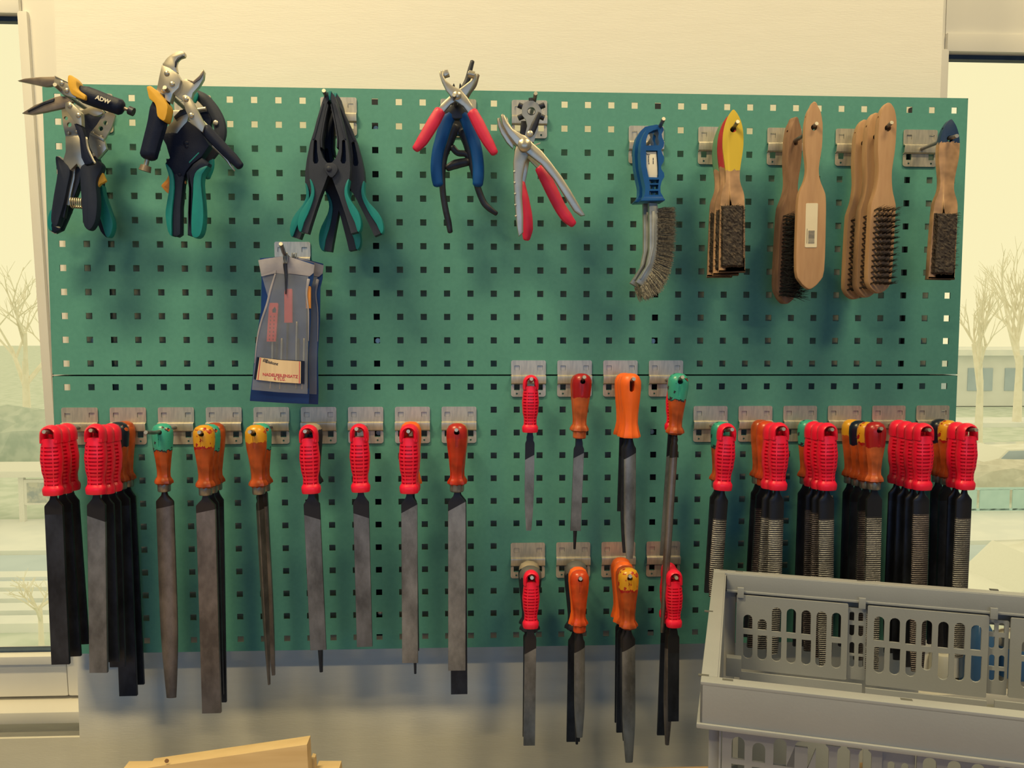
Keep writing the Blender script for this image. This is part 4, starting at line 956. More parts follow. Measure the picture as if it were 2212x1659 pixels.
def tuft_bm(rows, cols, z0, z1, hw, ln, per, seed, splay=.003, r=.0005, th=.0145):
    rnd = random.Random(seed); bm = B()
    cells = [(i, j) for i in range(rows) for j in range(cols)]
    def ft(q):
        i, j = cells[q // per]
        ft.c = Vector((-hw + 2 * hw * (j + .5) / cols, -th / 2 + .001, z0 + (z1 - z0) * (i + .5) / rows))
        ft.d = Vector((rnd.gauss(0, splay), 0, rnd.gauss(0, splay)))
        return ft.c + Vector((rnd.uniform(-.0011, .0011), 0, rnd.uniform(-.0011, .0011)))
    def tp(q, a): return ft.c + ft.d + Vector((.0, -ln * rnd.uniform(.82, 1.05), ln * .06))
    wires(bm, rows * cols * per, ft, tp, r, .0008, rnd); return bm
def matted_bm(z0, z1, hw, ln, seed, n=700, th=.0135):
    """worn-down field: a shaggy pad with stubs round its rim"""
    rnd = random.Random(seed); bm = B()
    nx, nz = 12, 34; V = []
    for i in range(nz + 1):
        V.append([])
        for j in range(nx + 1):
            e = min(i, nz - i, 1) * min(j, nx - j, 1)
            V[-1].append(bm.verts.new((-hw + 2 * hw * j / nx + rnd.uniform(-.0006, .0006), -th / 2 - (ln * rnd.uniform(.82, 1.0) if e else 0) , z0 + (z1 - z0) * i / nz + rnd.uniform(-.0008, .0008))))
    for i in range(nz):
        for j in range(nx): bm.faces.new((V[i][j], V[i][j + 1], V[i + 1][j + 1], V[i + 1][j]))
    def ft(q): return Vector((rnd.uniform(-hw, hw), -th / 2 - ln * .4, rnd.uniform(z1, z0)))
    def tp(q, a):
        ed = abs(a.x) / hw
        return a + Vector((math.copysign(ed ** 3 * .003, a.x) + rnd.gauss(0, .0008), -ln * rnd.uniform(.5, .85), rnd.gauss(0, .0015)))
    wires(bm, n, ft, tp, .0004, .0008, rnd); return bm
def dip_mat(name, col, zl, base=(.42, .25, .14)):
    return paint_mat(name, base, [(col, zl)], 0, .5, 0)
def hang_brush(hk, y, prof, body_m, bristle, label, yaw=0, lean=0, pitch=0, name='wooden_brush', flip=False, sc=1):
    p = peg_at(hk, y); o = p + Vector((0, 0, .003 - .0046))
    t = thing(name, o, label, 'brush', 'wooden wire brushes'); t.rotation_euler = (R(pitch), R(lean), R(yaw + (180 if flip else 0))); t.scale = (sc,) * 3
    me = BB[prof].copy(); me.materials.clear(); me.materials.append(body_m)
    b = bpy.data.objects.new('body', me); COL.objects.link(b); b.parent = t
    bm, bmat = bristle(); br = finish(bm, 'bristles', bmat, t, 0, world=False); br['kind'] = 'stuff'
    return t, b
sqb = lambda s: (lambda: (matted_bm(-.113, -.206, .0165, .010, s), M_mat))
MY = dip_mat('yellow_dipped_beech', (.62, .44, .03), -.060); MR = dip_mat('red_dipped_beech', (.40, .012, .02), -.048); MG = dip_mat('green_dipped_beech', (.10, .27, .15), -.046)
hang_brush('T7', -.101, 'square', MY, sqb(11), 'worn brush with yellow-dipped handle, outermost of the painted three', -14, -.6)
hang_brush('T7', -.072, 'square', MR, sqb(12), 'worn brush with red-dipped handle between the yellow and green ones', -12, -.3)
hang_brush('T7', -.043, 'square', MG, sqb(13), 'worn brush with green-dipped handle behind the red and yellow ones', -12, .2)
t, b = hang_brush('T8', -.112, 'point', M_wood, lambda: (tuft_bm(15, 4, -.112, -.222, .016, .014, 7, 21), M_brist), 'clean pointed beech brush turned bristles-in with barcode sticker', -6, 0, flip=True)
bm = B(); slab(bm, rr(-.0085, .0092, -.178, -.112, .0015), .0075, .0006, 0); st = finish(bm, 'sticker', mat('sticker_paper', (.74, .66, .52), .6, col2=(.70, .62, .48), nscale=20), t, world=False)
bm = B()
rb = random.Random(5); x = .0040
for i in range(13):
    w_ = rb.choice((.0004, .0006, .0009)); zz = -.1535 - i * .00152
    box(bm, -.0046, .0046, .0078, .0081, zz - w_ / 2, zz + w_ / 2)
box(bm, .0062, .0068, .0078, .0081, -.172, -.150)
finish(bm, 'barcode', mat('barcode_ink', (.16, .14, .13), .7, col2=(.2, .18, .16)), st, 0, world=False)
def shaggy():
    bm = tuft_bm(22, 6, -.108, -.232, .020, .026, 12, 31, .004, .0005)
    return bm, M_bblack
t, b = hang_brush('T8', -.036, 'point', M_woodd, shaggy, 'grimy brush with thick black bristles behind the barcode brush', 22, 2.0, sc=1.06)
rs = random.Random(8); bm = B()
wires(bm, 22, lambda i: Vector((rs.uniform(-.018, .018), -.035, rs.uniform(-.2, -.13))), lambda i, a: a + Vector((rs.uniform(-.01, .004), -.008, rs.uniform(-.012, .012))), .0003, .004, rs)
finish(bm, 'loose_wires', mat('loose_wire', (.42, .40, .36), .4, .5, col2=(.3, .28, .25)), t, 0, world=False)['kind'] = 'stuff'
tf = lambda s, ln=.024: (lambda: (tuft_bm(14, 5, -.112, -.224, .0158, ln, 16, s, .0016, .0005), M_brist))
hang_brush('T9', -.108, 'round', M_wood, tf(41), 'outermost beech brush with long dark tufts in rows', -2, 1.2, sc=1.06)
hang_brush('T9', -.070, 'round', M_wood, tf(42), 'middle beech brush of three with long dark tufts', 6, 1.4, sc=1.06)
hang_brush('T9', -.034, 'round', M_wood, tf(43), 'innermost beech brush of three with long dark tufts', 0, 1.6, sc=1.06)
MBL = paint_mat('navy_taped_beech', (.42, .25, .14), [((.010, .035, .11), -.006)], 0, .4, 0)
hang_brush('T10', -.098, 'square', MBL, sqb(14), 'worn brush with dark blue dipped tip at the board edge', -8, 1.3)

# ------------------------------------------------------------------ needle file pouches
def film(name, col, alpha, rough=.25):
    m = mat(name, col, rough, alpha=alpha, col2=tuple(q * .8 for q in col), nscale=25, bump=.5, bscale=45); return m
M_film = film('clear_film', (.42, .46, .58), .22); M_flap = film('hazy_film', (.50, .48, .58), .66, .35); M_bfilm = mat('blue_film', (.010, .045, .22), .3, col2=(.008, .035, .17), nscale=20, bump=.5, bscale=40)
M_card = mat('label_card', (.74, .58, .42), .7, col2=(.64, .49, .35), nscale=9, stretch=(9, 1, .5)); M_pink = mat('pink_print', (.55, .05, .10), .7, col2=(.5, .045, .09)); M_ink = mat('black_print', (.03, .03, .05), .7, col2=(.04, .04, .06))
M_rhand = mat('coral_handle', (.66, .05, .06), .45, col2=(.6, .045, .055), nscale=60)
def pouch(y, dx, dy, label, full):
    c = conv(500, 500, 4.146, lambda p: (p[0] + dx, p[1] + dy))
    g = thing('needle_file_pouch', at(620, 860, y), label, 'pouch', 'needle file pouches')
    part('back_sheet', M_bfilm, g, S(c, [(255, 240), (470, 222), (500, 222), (740, 285), (735, 420), (715, 500), (712, 800), (692, 1100), (698, 1420), (694, 1545), (440, 1535), (165, 1518), (168, 1480), (190, 1300), (215, 1020), (265, 700), (270, 430)], y + .005, .0012, .0003))
    part('flap', M_flap, g, S(c, [(240, 258), (300, 245), (470, 222), (500, 222), (600, 252), (745, 300), (735, 372), (700, 402), (640, 392), (520, 378), (490, 384), (400, 372), (330, 380), (268, 398)], y - .004, .0012, .0003), S(c, [(262, 398), (398, 345), (400, 372), (275, 402)], y - .0055, .001, 0))
    part('front_sheet', M_film, g, S(c, [(272, 400), (400, 374), (520, 382), (690, 402), (672, 520), (690, 700), (688, 980), (682, 1200), (682, 1455), (420, 1440), (182, 1418), (210, 1130), (232, 900), (300, 680), (330, 600)], y - .0045, .0007, .0002))
    part('fold', M_flap, g, T(c, [(392, 380), (350, 520), (318, 650), (262, 820), (228, 980), (208, 1180)], y - .0052, [.0012, .0016, .0016, .0014, .001, .0006], .6), T(c, [(690, 430), (672, 560), (690, 720), (690, 980)], y - .0052, [.0024, .0014, .0010, .0006], .6))
    tie = part('tie', M_dsteel, g, T(c, [(478, 205), (480, 300), (488, 400), (487, 560)], y - .006, [.0014, .0030, .0022, .001], .5))
    part('wire_loop', M_chrome, tie, *[T(c, [(462 + q * 18, 190), (462 + q * 18, 240), (470 + q * 12, 285)], y - .0075, .0008) for q in range(3)])
    n = ((330, 420, 640, 985), (474, 548, 514, 818), (560, 625, 560, 830), (668, 712, 490, 690)) if full else ()
    for i, (x0, x1, z0, z1) in enumerate(n):
        m_ = M_rhand if i < 2 else M_woodd if i == 2 else M_orange2
        nf = part('needle_file', M_dsteel if i % 2 else M_chrome, g, T(c, [((x0 + x1) / 2 - 8, z1 - 20), ((x0 + x1) / 2 - 12, z1 + 200), ((x0 + x1) / 2 - 30 + i * 8, 1405)], y + .0005, [.0015, .0015, .0007]))
        if i == 2: continue
        xa, xb = x0 + (8 if i == 0 else 0), x1
        sh = [(xa + 8, z0), (xb - 6, z0), (xb, z0 + 12), (xb - (20 if i == 0 else 0), z1), (x0 - (12 if i == 0 else 0), z1), (xa, z0 + 40)]
        if i == 0: h_ = part('grip', m_, nf, SH(c, sh, [[(x0 + 48, z0 + 48), (x0 + 62, z0 + 32), (x0 + 74, z0 + 60), (x0 + 70, z0 + 88), (x0 + 38, z0 + 88), (x0 + 36, z0 + 66)]], y - .001, .005))
        else: h_ = part('grip', m_, nf, S(c, sh, y - .001, .005, .0012))
        if i == 0: part('dimples', mat('coral_dimple', (.22, .012, .02), .6, col2=(.2, .01, .02)), h_, *[S(c, [(q + dx_, r_), (q + dx_ + 10, r_), (q + dx_ + 10, r_ + 14), (q + dx_, r_ + 14)], y - .0037, .0003, 0) for r_ in range(755, 960, 34) for q, dx_ in ((345, -(r_ - 755) * .05), (378, -(r_ - 755) * .05))])
    for i, xx in enumerate((405, 450, 600, 650)): part('needle_file', M_chrome if i % 2 else M_dsteel, g, T(c, [(xx, 960), (xx - 6, 1200), (xx - 20, 1410)], y + .0005, [.0016, .0014, .0007])) if full else None
    if full:
        ca = part('label_card', M_card, g, S(c, [(252, 1128), (420, 1150), (622, 1164), (620, 1362), (420, 1350), (222, 1328)], y - .0058, .0006, 0))
        part('card_backing', M_black, ca, S(c, [(228, 1124), (420, 1146), (655, 1160), (652, 1364), (420, 1354), (200, 1322)], y - .0051, .0005, 0))
        part('printed_border', M_pink, ca, S(c, [(258, 1130), (264, 1131), (240, 1330), (233, 1330)], y - .0062, .0002, 0), S(c, [(606, 1164), (612, 1164), (611, 1362), (604, 1361)], y - .0062, .0002, 0))
        xd = at(*c((620, 1362)), y) - at(*c((300, 1340)), y)
        text_obj('lettering', 'NADELFEILENSATZ', .0062, M_pink, ca, at(*c((437, 1291)), y - .0063), xd, (0, 0, 1), .0001, 1.0, bold=.00012)
        text_obj('lettering', '6 TLG.', .0062, M_pink, ca, at(*c((432, 1322)), y - .0063), xd, (0, 0, 1), .0001, 1.0, bold=.0001)
        xd2 = at(*c((400, 1180)), y) - at(*c((278, 1152)), y)
        text_obj('logo', 'EIS', .0062, M_ink, ca, at(*c((300, 1156)), y - .0063), xd2, (.1, 0, 1), .0001, .95, shear=.3, bold=.0001)
        text_obj('logo', 'Diskont', .0062, M_ink, ca, at(*c((358, 1175)), y - .0063), xd2, (.1, 0, 1), .0001, .95, shear=.3, bold=.0001)
    return g
pouch(-.080, 0, 0, 'clear and blue needle file pouch with red-printed white label', True)
pouch(-.052, 82, 4, 'second blue needle file pouch peeking out behind the labelled one', False)

# ------------------------------------------------------------------ workbench and folding crate in front of the board
ZR = Z0 - .256                                     # crate rim height
A_ = atz(1552, 1229, ZR); B_ = atz(1498.6, 1471.5, ZR)
YAW = R(-18.2); CW = .384; CL = .56
ud = Vector((math.cos(YAW), math.sin(YAW), 0)); vd = Vector((math.sin(YAW), -math.cos(YAW), 0))   # along the crate, towards the room
mid = (A_ + B_) / 2; C0 = mid - vd * (CW / 2)      # back corner next to the boards
CH = .285; ZB = ZR - CH
M_bench = mat('bench_top_wood', (.42, .30, .19), .5, col2=(.36, .25, .155), nscale=6, stretch=(1, 8, 1))
M_legs = mat('bench_frame', (.16, .17, .19), .5, .3, col2=(.13, .14, .16))
g = thing('workbench', (0, -.7, 0), 'wooden topped workbench under the crate', 'workbench')
bm = B(); box(bm, -1.5, 1.5, -1.28, -.238, ZB - .04, ZB, .004); finish(bm, 'bench_top', M_bench, g)
for sx in (-1.42, 1.42):
    for sy in (-1.2, -.32):
        bm = B(); box(bm, sx - .03, sx + .03, sy - .03, sy + .03, 0, ZB - .04); finish(bm, 'leg', M_legs, g, 0)
M_crate = mat('grey_crate_plastic', (.31, .33, .375), .42, col2=(.295, .315, .36), nscale=12, bump=.05, bscale=400)
crate = thing('folding_crate', (C0.x, C0.y, ZB), 'grey folding crate with slotted sides standing on the bench', 'crate')
crate.rotation_euler = (0, 0, YAW)
def onp(px, py, v):
    """pixel -> (u, z above the bench) on the crate wall that lies v towards the room"""
    d = ray(px, py); k_ = (v - (CP - C0).dot(vd)) / d.dot(vd); p = CP + d * k_
    return ((p - C0).dot(ud), p.z - ZB)
def cfin(bm, name, m=None, par=None, smooth=30): return finish(bm, name, m or M_crate, par or crate, smooth, world=False)
def cbox(bm, u0, u1, v0, v1, z0, z1, bev=.001): box(bm, u0, u1, -v1, -v0, z0, z1, bev)
H = CH
# rim: flat top, outer fascia, inner lip
bm = B(); rw, fh = .0155, .040
for u0, u1, v0, v1 in ((0, CL, 0, rw), (0, CL, CW - rw, CW), (0, rw, rw, CW - rw), (CL - rw, CL, rw, CW - rw)): cbox(bm, u0, u1, v0, v1, H - .0045, H, .0012)
for u0, u1, v0, v1 in ((0, CL, 0, .003), (0, CL, CW - .003, CW), (0, .003, 0, CW), (CL - .003, CL, 0, CW)): cbox(bm, u0, u1, v0, v1, H - fh, H - .002, .0008)
for u0, u1, v0, v1 in ((-.003, CL + .003, -.003, .002), (-.003, CL + .003, CW - .002, CW + .003), (-.003, .002, 0, CW), (CL - .002, CL + .003, 0, CW)): cbox(bm, u0, u1, v0, v1, H - fh - .0045, H - fh, .0012)
cbox(bm, .018, CL, rw - .001, rw + .0015, H - .023, H - .001, .0006)
cbox(bm, .018, CL, rw - .002, rw + .0032, H - .0255, H - .0225, .0008)
cbox(bm, rw - .001, rw + .0015, .02, CW - rw, H - .014, H - .001, .0004)
rim = cfin(bm, 'rim')
M_notch = mat('crate_notch', (.10, .105, .11), .6, col2=(.09, .095, .1))
for (px, py) in ((1563, 1231), (1597, 1234), (1860, 1254.5), (2147, 1273), (1531, 1320), (1520, 1458), (1572, 1468.5), (1958, 1511)):
    bm = B(); p = atz(px, py, ZR) - C0; u, v = p.dot(ud), p.dot(vd); cbox(bm, u - .005, u + .005, v - .0022, v + .0022, H - .001, H + .0001, 0); cfin(bm, 'rim_notch', M_notch, rim, 0)
# back wall with its slotted fields
VB = .020
cA = lambda x, y: onp(1480 + x / 6.144, 1200 + y / 6.144, VB); cB = lambda x, y: onp(1840 + x / 4.056, 1250 + y / 4.056, VB); cC = lambda x, y: onp(1480 + x / 3.022, 1210 + y / 3.022, VB)
def slot(cv, x, h_, t, b, rt, rb):
    """slot traced on the wall; rt / rb: rounded top / bottom"""
    (u0, z1), (u1, z0) = cv(x - h_, t), cv(x + h_, b); r = (u1 - u0) / 2; um = (u0 + u1) / 2; o = []
    if rt: o += [(um + r * math.cos(R(a)), z1 - r + r * math.sin(R(a))) for a in range(0, 181, 30)]
    else: o += [(u1, z1), (u0, z1)]
    if rb: o += [(um + r * math.cos(R(a)), z0 + r + r * math.sin(R(a))) for a in range(180, 361, 30)]
    else: o += [(u0, z0), (u1, z0)]
    return o
s1 = []
for i, x in enumerate((832, 1022, 1212, 1407, 1605, 1803, 2004)):
    ut = (775, 835, 680, 697, 717, 733, 750)[i]; ub = (975, 990, 1015, 1030, 1050, 1072, 1090)[i]; lt = (1035, 1050, 1070, 1090, 1110, 1130, 1150)[i]; lb_ = (1370, 1390, 1410, 1435, 1455, 1480, 1500)[i]
    if i == 5: s1.append(slot(cA, x, 58, ut, lb_, 1, 1))     # the web of this slot is broken out
    else: s1 += [slot(cA, x, 58, ut, ub, 1, 0), slot(cA, x, 58, lt, lb_, 0, 1)]
s2 = []
for i, x in enumerate((238, 375, 516, 656, 800, 942, 1087)):
    ut = (325, 338, 347, 358, 370, 380, 400)[i]; ub = (545, 560, 578, 595, 608, 618, 628)[i]; lt = (592, 605, 628, 636, 645, 655, 670)[i]; lb_ = (830, 845, 860, 805, 888, 898, 910)[i]
    s2 += [slot(cB, x, 42, ut, ub, 1, 0), slot(cB, x, 42, lt, lb_, 0, 1)]
n1 = [slot(cC, x, 15, t, b, rt, rb) for x, d in ((1091, 0), (1150, 6)) for t, b, rt, rb in ((340 + d, 403 + d, 1, 0), (428 + d, 503 + d, 0, 1), (540 + d, 618 + d, 1, 0), (630 + d, 708 + d, 0, 1))]
n2 = [slot(cC, x, 17, t, b, rt, rb) for x, d in ((2008, 0), (2072, 6)) for t, b, rt, rb in ((410 + d, 478 + d, 1, 0), (505 + d, 585 + d, 0, 1), (622 + d, 702 + d, 1, 0), (725 + d, 798 + d, 0, 1))]
uA0, zt = cA(685, 470); uN0 = cC(1062, 500)[0]; uN1 = cC(1183, 500)[0]; uS2 = cC(1978, 600)[0]; uN2 = cC(2115, 600)[0]
zt = H - .0275; zb1 = cA(1400, 1510)[1] - .006; zb2 = cB(660, 985)[1]
def wall(name, u0, u1, z0, z1, holes, v, th=.0028):
    bm = B(); slab_holes(bm, rr(u0, u1, z0, z1, .0015, 2), holes, -v, th); return cfin(bm, name)
wall('slotted_panel', uA0, uN0 - .0005, zb1, zt, s1, VB)
wall('ladder_panel', uN0, uN1, zb1, zt - .006, n1, VB - .005, .002)
wall('slotted_panel', uN1 + .0005, uS2 - .0005, zb2, zt, s2, VB)
wall('ladder_panel', uS2, uN2, zb1, zt - .006, n2, VB - .005, .002)
w1 = uN0 - uA0; off = uN2 - uA0
wall('slotted_panel', uN2 + .0005, CL - .02, zb1, zt, [[(p[0] + off + .004, p[1] - .001) for p in h_] for h_ in s1[:12]], VB)
bm = B(); zlow = .012
cbox(bm, uA0 + .006, uN1 - .004, VB + .001, VB + .004, zlow, zb1 - .002); cbox(bm, uS2 + .008, CL - .02, VB + .001, VB + .004, zlow, zb1 - .004); cbox(bm, .012, CL - .012, .006, .010, zlow, H - .03)
bm2 = bm; bm = B(); cbox(bm, uA0 + .006, uN1 - .004, VB + .003, VB + .006, zlow, zb1 - .002); cfin(bm, 'lower_panel')
bm = B(); cbox(bm, uS2 + .008, CL - .02, VB + .003, VB + .006, zlow, zb1 - .004); cfin(bm, 'lower_panel')
bm = B(); cbox(bm, uN1, uS2, VB + .001, VB + .004, zlow, zb2 - .003); cfin(bm, 'lower_panel'); bm2.free()
for px, py in ((1600, 1279), (1862, 1302), (2146, 1324)):
    u, z = onp(px, py, VB); bm = B(); cbox(bm, u - .0042, u + .0042, VB + .0005, VB + .004, z - .007, z + .007, .0006); cfin(bm, 'clip')
bm = B(); cbox(bm, .0155, uA0 - .001, .004, .008, zlow, H - .028); cfin(bm, 'corner_post')
u, z = onp(1585, 1436, VB + .006); bm = B(); cbox(bm, u - .010, u + .010, VB, VB + .014, z - .014, z + .012, .002); cfin(bm, 'hinge_block')
# end wall next to the boards
bm = B(); ze = lambda a, b: [(p[0], p[1]) for p in rr(a, b, H - .105, H - .070, .012, 4)]
v_ = slab_holes(bm, rr(.03, CW - .03, .012, H - .012, .004), [ze(CW / 2 - .05, CW / 2 + .05)], 0, .003)
for v in bm.verts: v.co = Vector((.012 + v.co.y, -v.co.x, v.co.z))
for q in range(5): cbox(bm, .0135, .0165, .05 + q * .07, .053 + q * .07, .012, H - .016, .0005)
cfin(bm, 'end_panel')
bm = B(); cbox(bm, CL - .014, CL - .011, .03, CW - .03, .012, H - .012); cfin(bm, 'end_panel')
# front wall: same slots seen from outside
VF = CW - .010; sf = []
cent = [1594, 1638.5, 1684, 1729.5, 1775, 1821, 1867]
def fs(px, w_px, zt_, py_b, rt, rb=0, px_b=None):
    u0, z0 = onp(px - w_px, py_b, VF); u1, _ = onp(px + w_px, py_b, VF); r = (u1 - u0) / 2; um = (u0 + u1) / 2
    o = [(um + r * math.cos(R(a)), zt_ - r + r * math.sin(R(a))) for a in range(0, 181, 30)] if rt else [(u1, zt_), (u0, zt_)]
    o += [(um + r * math.cos(R(a)), z0 + r + r * math.sin(R(a))) for a in range(180, 361, 30)] if rb else [(u0, z0), (u1, z0)]
    return o, z0
for i, x in enumerate(cent):
    yb = 1637 + 6.6 * i; zt_ = onp(x, 1590 if i == 0 else 1603, VF)[1] if i < 2 else H - .050
    o, z0 = fs(x, 14, zt_, yb, 1); sf.append(o)
    u0, u1 = o[-2][0], o[-1][0]; sf.append([(u1, z0 - .005), (u0, z0 - .005)] + rr(u0, u1, z0 - .07, z0 - .02, .006)[8:])
sf2 = []
for i, x in enumerate((2006, 2059, 2110, 2162, 2213, 2264, 2315)):
    o, z0 = fs(x, 15, H - .050, 1697 + 6.6 * i, 1); sf2.append(o); u0, u1 = o[-2][0], o[-1][0]; sf2.append([(u1, z0 - .005), (u0, z0 - .005)] + rr(u0, u1, z0 - .07, z0 - .02, .006)[8:])
uf0 = onp(1560, 1600, VF)[0]; uf1 = onp(1905, 1640, VF)[0]; uf2 = onp(1980, 1640, VF)[0]
wall('slotted_panel', uf0, uf1, .012, H - .045, sf, VF)
nf_ = []
for x in (1927, 1957):
    u0 = onp(x - 8, 1640, VF)[0]; u1 = onp(x + 8, 1640, VF)[0]
    for q in range(4): nf_.append(rr(u0, u1, H - .088 - q * .034, H - .060 - q * .034, .0035))
wall('ladder_panel', uf1 + .0005, uf2 - .0005, .012, H - .045, nf_, VF - .004, .002)
wall('slotted_panel', uf2, CL - .016, .012, H - .045, [h_ for h_ in sf2 if max(p[0] for p in h_) < CL - .02], VF)
bm = B(); cbox(bm, .008, uf0 - .001, VF - .012, VF - .008, .012, H - .045); cbox(bm, uf0 - .003, uf0 - .001, VF - .012, VF + .002, .012, H - .045, .0005); cfin(bm, 'corner_post')
bm = B(); cbox(bm, .006, CL - .006, .006, CW - .006, 0, .012, .002)
for q in range(9): cbox(bm, .03 + q * .06, .034 + q * .06, .03, CW - .03, .012, .018, .0005)
cfin(bm, 'crate_floor')

# ------------------------------------------------------------------ light timber offcuts standing on the bench
M_pine = mat('pine_timber', (.66, .50, .29), .6, col2=(.58, .42, .23), nscale=9, stretch=(1, 4, 9), thr=(.35, .68))
def offcut(px, y, th, label, rot=0):
    q = [at(*p, y) for p in px]; pts = [(v.x, v.z) for v in q]; x0, x1 = pts[0][0], pts[-1][0]
    g = thing('timber_offcut', ((x0 + x1) / 2, y, ZB), label, 'timber', 'timber offcuts on the bench')
    bm = B(); slab(bm, [(x0 - .004, ZB)] + pts + [(x1 + .003, ZB)], y, th, .0008); o = finish(bm, 'board', M_pine, g)
    return g
g = offcut([(326, 1648), (667, 1598)], -.300, .024, 'pale pine board with slanting top edge standing on the bench')
bm = B(); p = at(360, 1644, -.3125); cyl(bm, p, p + Vector((0, .0008, 0)), .0028, 10); finish(bm, 'knot', mat('knot', (.28, .16, .08), .6, col2=(.24, .13, .07)), g)
offcut([(674, 1632), (681, 1634)], -.276, .014, 'thin pine strip beside the slanting board')
offcut([(686, 1652), (735, 1652)], -.262, .022, 'squat pine block behind the slanting board')
offcut([(272, 1653), (330, 1652)], -.265, .022, 'low pine piece under the slanting board end')

# ------------------------------------------------------------------ things on the sill of the closed window
M_wp = mat('white_bottle_plastic', (.72, .70, .62), .35, col2=(.68, .66, .58), nscale=20)
def lathe(bm, c_, prof, seg=20):
    loft(bm, [[Vector(c_) + Vector((r * math.cos(2 * math.pi * i / seg), r * math.sin(2 * math.pi * i / seg), z)) for i in range(seg)] for r, z in prof])
p = at(2033, 1440, .178); p = Vector((p.x, .178, zs))
hb = at(2033, 1378, .178).z - zs
g = thing('glue_bottle', p, 'white plastic bottle with narrow cap on the window sill', 'bottle')
bm = B(); lathe(bm, p, [(.020, 0), (.022, .003), (.022, hb * .60), (.019, hb * .68), (.0115, hb * .72)]); finish(bm, 'bottle_body', M_wp, g)
bm = B(); lathe(bm, p, [(.0125, hb * .72), (.0125, hb * .84), (.009, hb * .86), (.008, hb), (.004, hb * 1.0)]); finish(bm, 'cap', M_white, g)
M_bl = mat('blue_helmet_plastic', (.05, .14, .32), .2, col2=(.045, .12, .28), nscale=10, coat=.4)
p = at(2100, 1440, .178); p = Vector((p.x + .012, .178, zs)); hh = at(2085, 1300, .178).z - zs
g = thing('spray_bottle', p, 'blue spray bottle on the window sill behind the crate', 'bottle')
bm = B(); lathe(bm, p, [(.030, 0), (.033, .004), (.034, .05), (.033, .085), (.024, .11), (.013, .13), (.012, hh * .72)]); finish(bm, 'bottle_body', M_bl, g)
bm = B(); box(bm, p.x - .035, p.x + .02, p.y - .011, p.y + .011, zs + hh * .74, zs + hh, .006); cyl(bm, p + Vector((0, 0, hh * .7)), p + Vector((0, 0, hh * .78)), .014, 14); sp_ = finish(bm, 'spray_head', M_bl, g)
bm = B(); tube(bm, [p + Vector((-.012, 0, hh * .78)), p + Vector((-.026, 0, hh * .66)), p + Vector((-.036, 0, hh * .52))], [.004, .0045, .004], 8); finish(bm, 'trigger', M_black, sp_)
pb = at(2012, 1440, .178); g = thing('tin_can', Vector((pb.x + .17, .178, zs)), 'shiny tin can on the window sill next to the spray bottle', 'can')
bm = B(); lathe(bm, g.location, [(.034, 0), (.036, .002), (.035, .006), (.035, .092), (.0365, .096), (.0365, .100), (.033, .100), (.033, .096), (.001, .096)]); finish(bm, 'can_body', M_chrome, g)
bm = B(); lathe(bm, g.location, [(.0354, .02), (.0356, .021), (.0356, .078), (.0354, .079)]); finish(bm, 'can_label', M_bl, g)

# ------------------------------------------------------------------ the street outside
GZ = -4.0
def gp(px, py): return atz(px, py, GZ)
def strip(name, ypx0, ypx1, m, dz=.0, h=.05):
    y0, y1 = gp(1106, ypx0).y, gp(1106, ypx1).y
    bm = B(); box(bm, -60, 70, y1, y0, GZ - .2, GZ + dz + h); return struct(finish(bm, name, m, smooth=0))
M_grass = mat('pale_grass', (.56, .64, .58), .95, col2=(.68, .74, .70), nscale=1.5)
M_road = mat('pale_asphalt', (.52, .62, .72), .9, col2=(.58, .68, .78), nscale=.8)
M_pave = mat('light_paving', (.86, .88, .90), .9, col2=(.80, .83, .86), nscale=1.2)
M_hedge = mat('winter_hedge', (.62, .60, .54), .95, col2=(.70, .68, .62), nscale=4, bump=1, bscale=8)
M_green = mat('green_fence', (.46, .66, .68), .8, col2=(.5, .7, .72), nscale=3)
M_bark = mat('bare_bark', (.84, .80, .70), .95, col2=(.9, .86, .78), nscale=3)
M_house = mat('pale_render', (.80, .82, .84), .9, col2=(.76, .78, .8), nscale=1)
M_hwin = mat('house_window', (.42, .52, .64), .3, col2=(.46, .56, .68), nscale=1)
bm = B(); box(bm, -160, 180, .6, 240, GZ - .4, GZ - .05); struct(finish(bm, 'ground', M_grass, smooth=0))
strip('road', 1262, 1192, M_road); strip('pavement', 1185, 1118, M_pave, .03)
strip('road', 1018, 1002, M_road, .02); strip('trim_1', 925, 912, M_pave, .15)
bm = B(); yA, yB = gp(1106, 1345).y, gp(1106, 1225).y
for q in range(5):
    a, b = yA + (yB - yA) * q / 5, yA + (yB - yA) * (q + .62) / 5; box(bm, -30, -5, a, b, GZ - .1, GZ + .12)
struct(finish(bm, 'trim_2', M_pave, smooth=0))
def tree(px, py, h_, seed, label, spread=.55):
    p = gp(px, py); rnd = random.Random(seed); g = thing('bare_tree', p, label, 'tree', 'bare trees across the street'); bm = B(); bt = B()
    def br(a, d, ln, r, lv, b_):
        e = a + d * ln; cyl(b_, a, e, r, 5 if lv < 2 else 3, r * .62)
        if lv >= 5 or ln < .25: return
        for q in range(3 if lv < 4 else 2):
            nd = (d + Vector((rnd.gauss(0, spread), rnd.gauss(0, spread), rnd.uniform(-.1, .45)))).normalized()
            br(a.lerp(e, rnd.uniform(.55, 1)), nd, ln * rnd.uniform(.6, .8), r * .58, lv + 1, bm)
    br(p + Vector((0, 0, -.1)), Vector((0, 0, 1)), h_ * .34, h_ * .022, 0, bt)
    finish(bt, 'trunk', M_bark, g, 60); finish(bm, 'branches', M_bark, g, 0)
tree(60, 925, 11, 1, 'bare wide-crowned tree behind the bus shelter')
tree(2112, 965, 9.5, 3, 'bare slender tree with pale forked trunk across the road', .30); tree(2196, 918, 12, 4, 'bare tall tree in front of the low pale building', .30)
tree(90, 1395, 2.4, 6, 'small leafless shrub on the grass below the tilted window', .6)
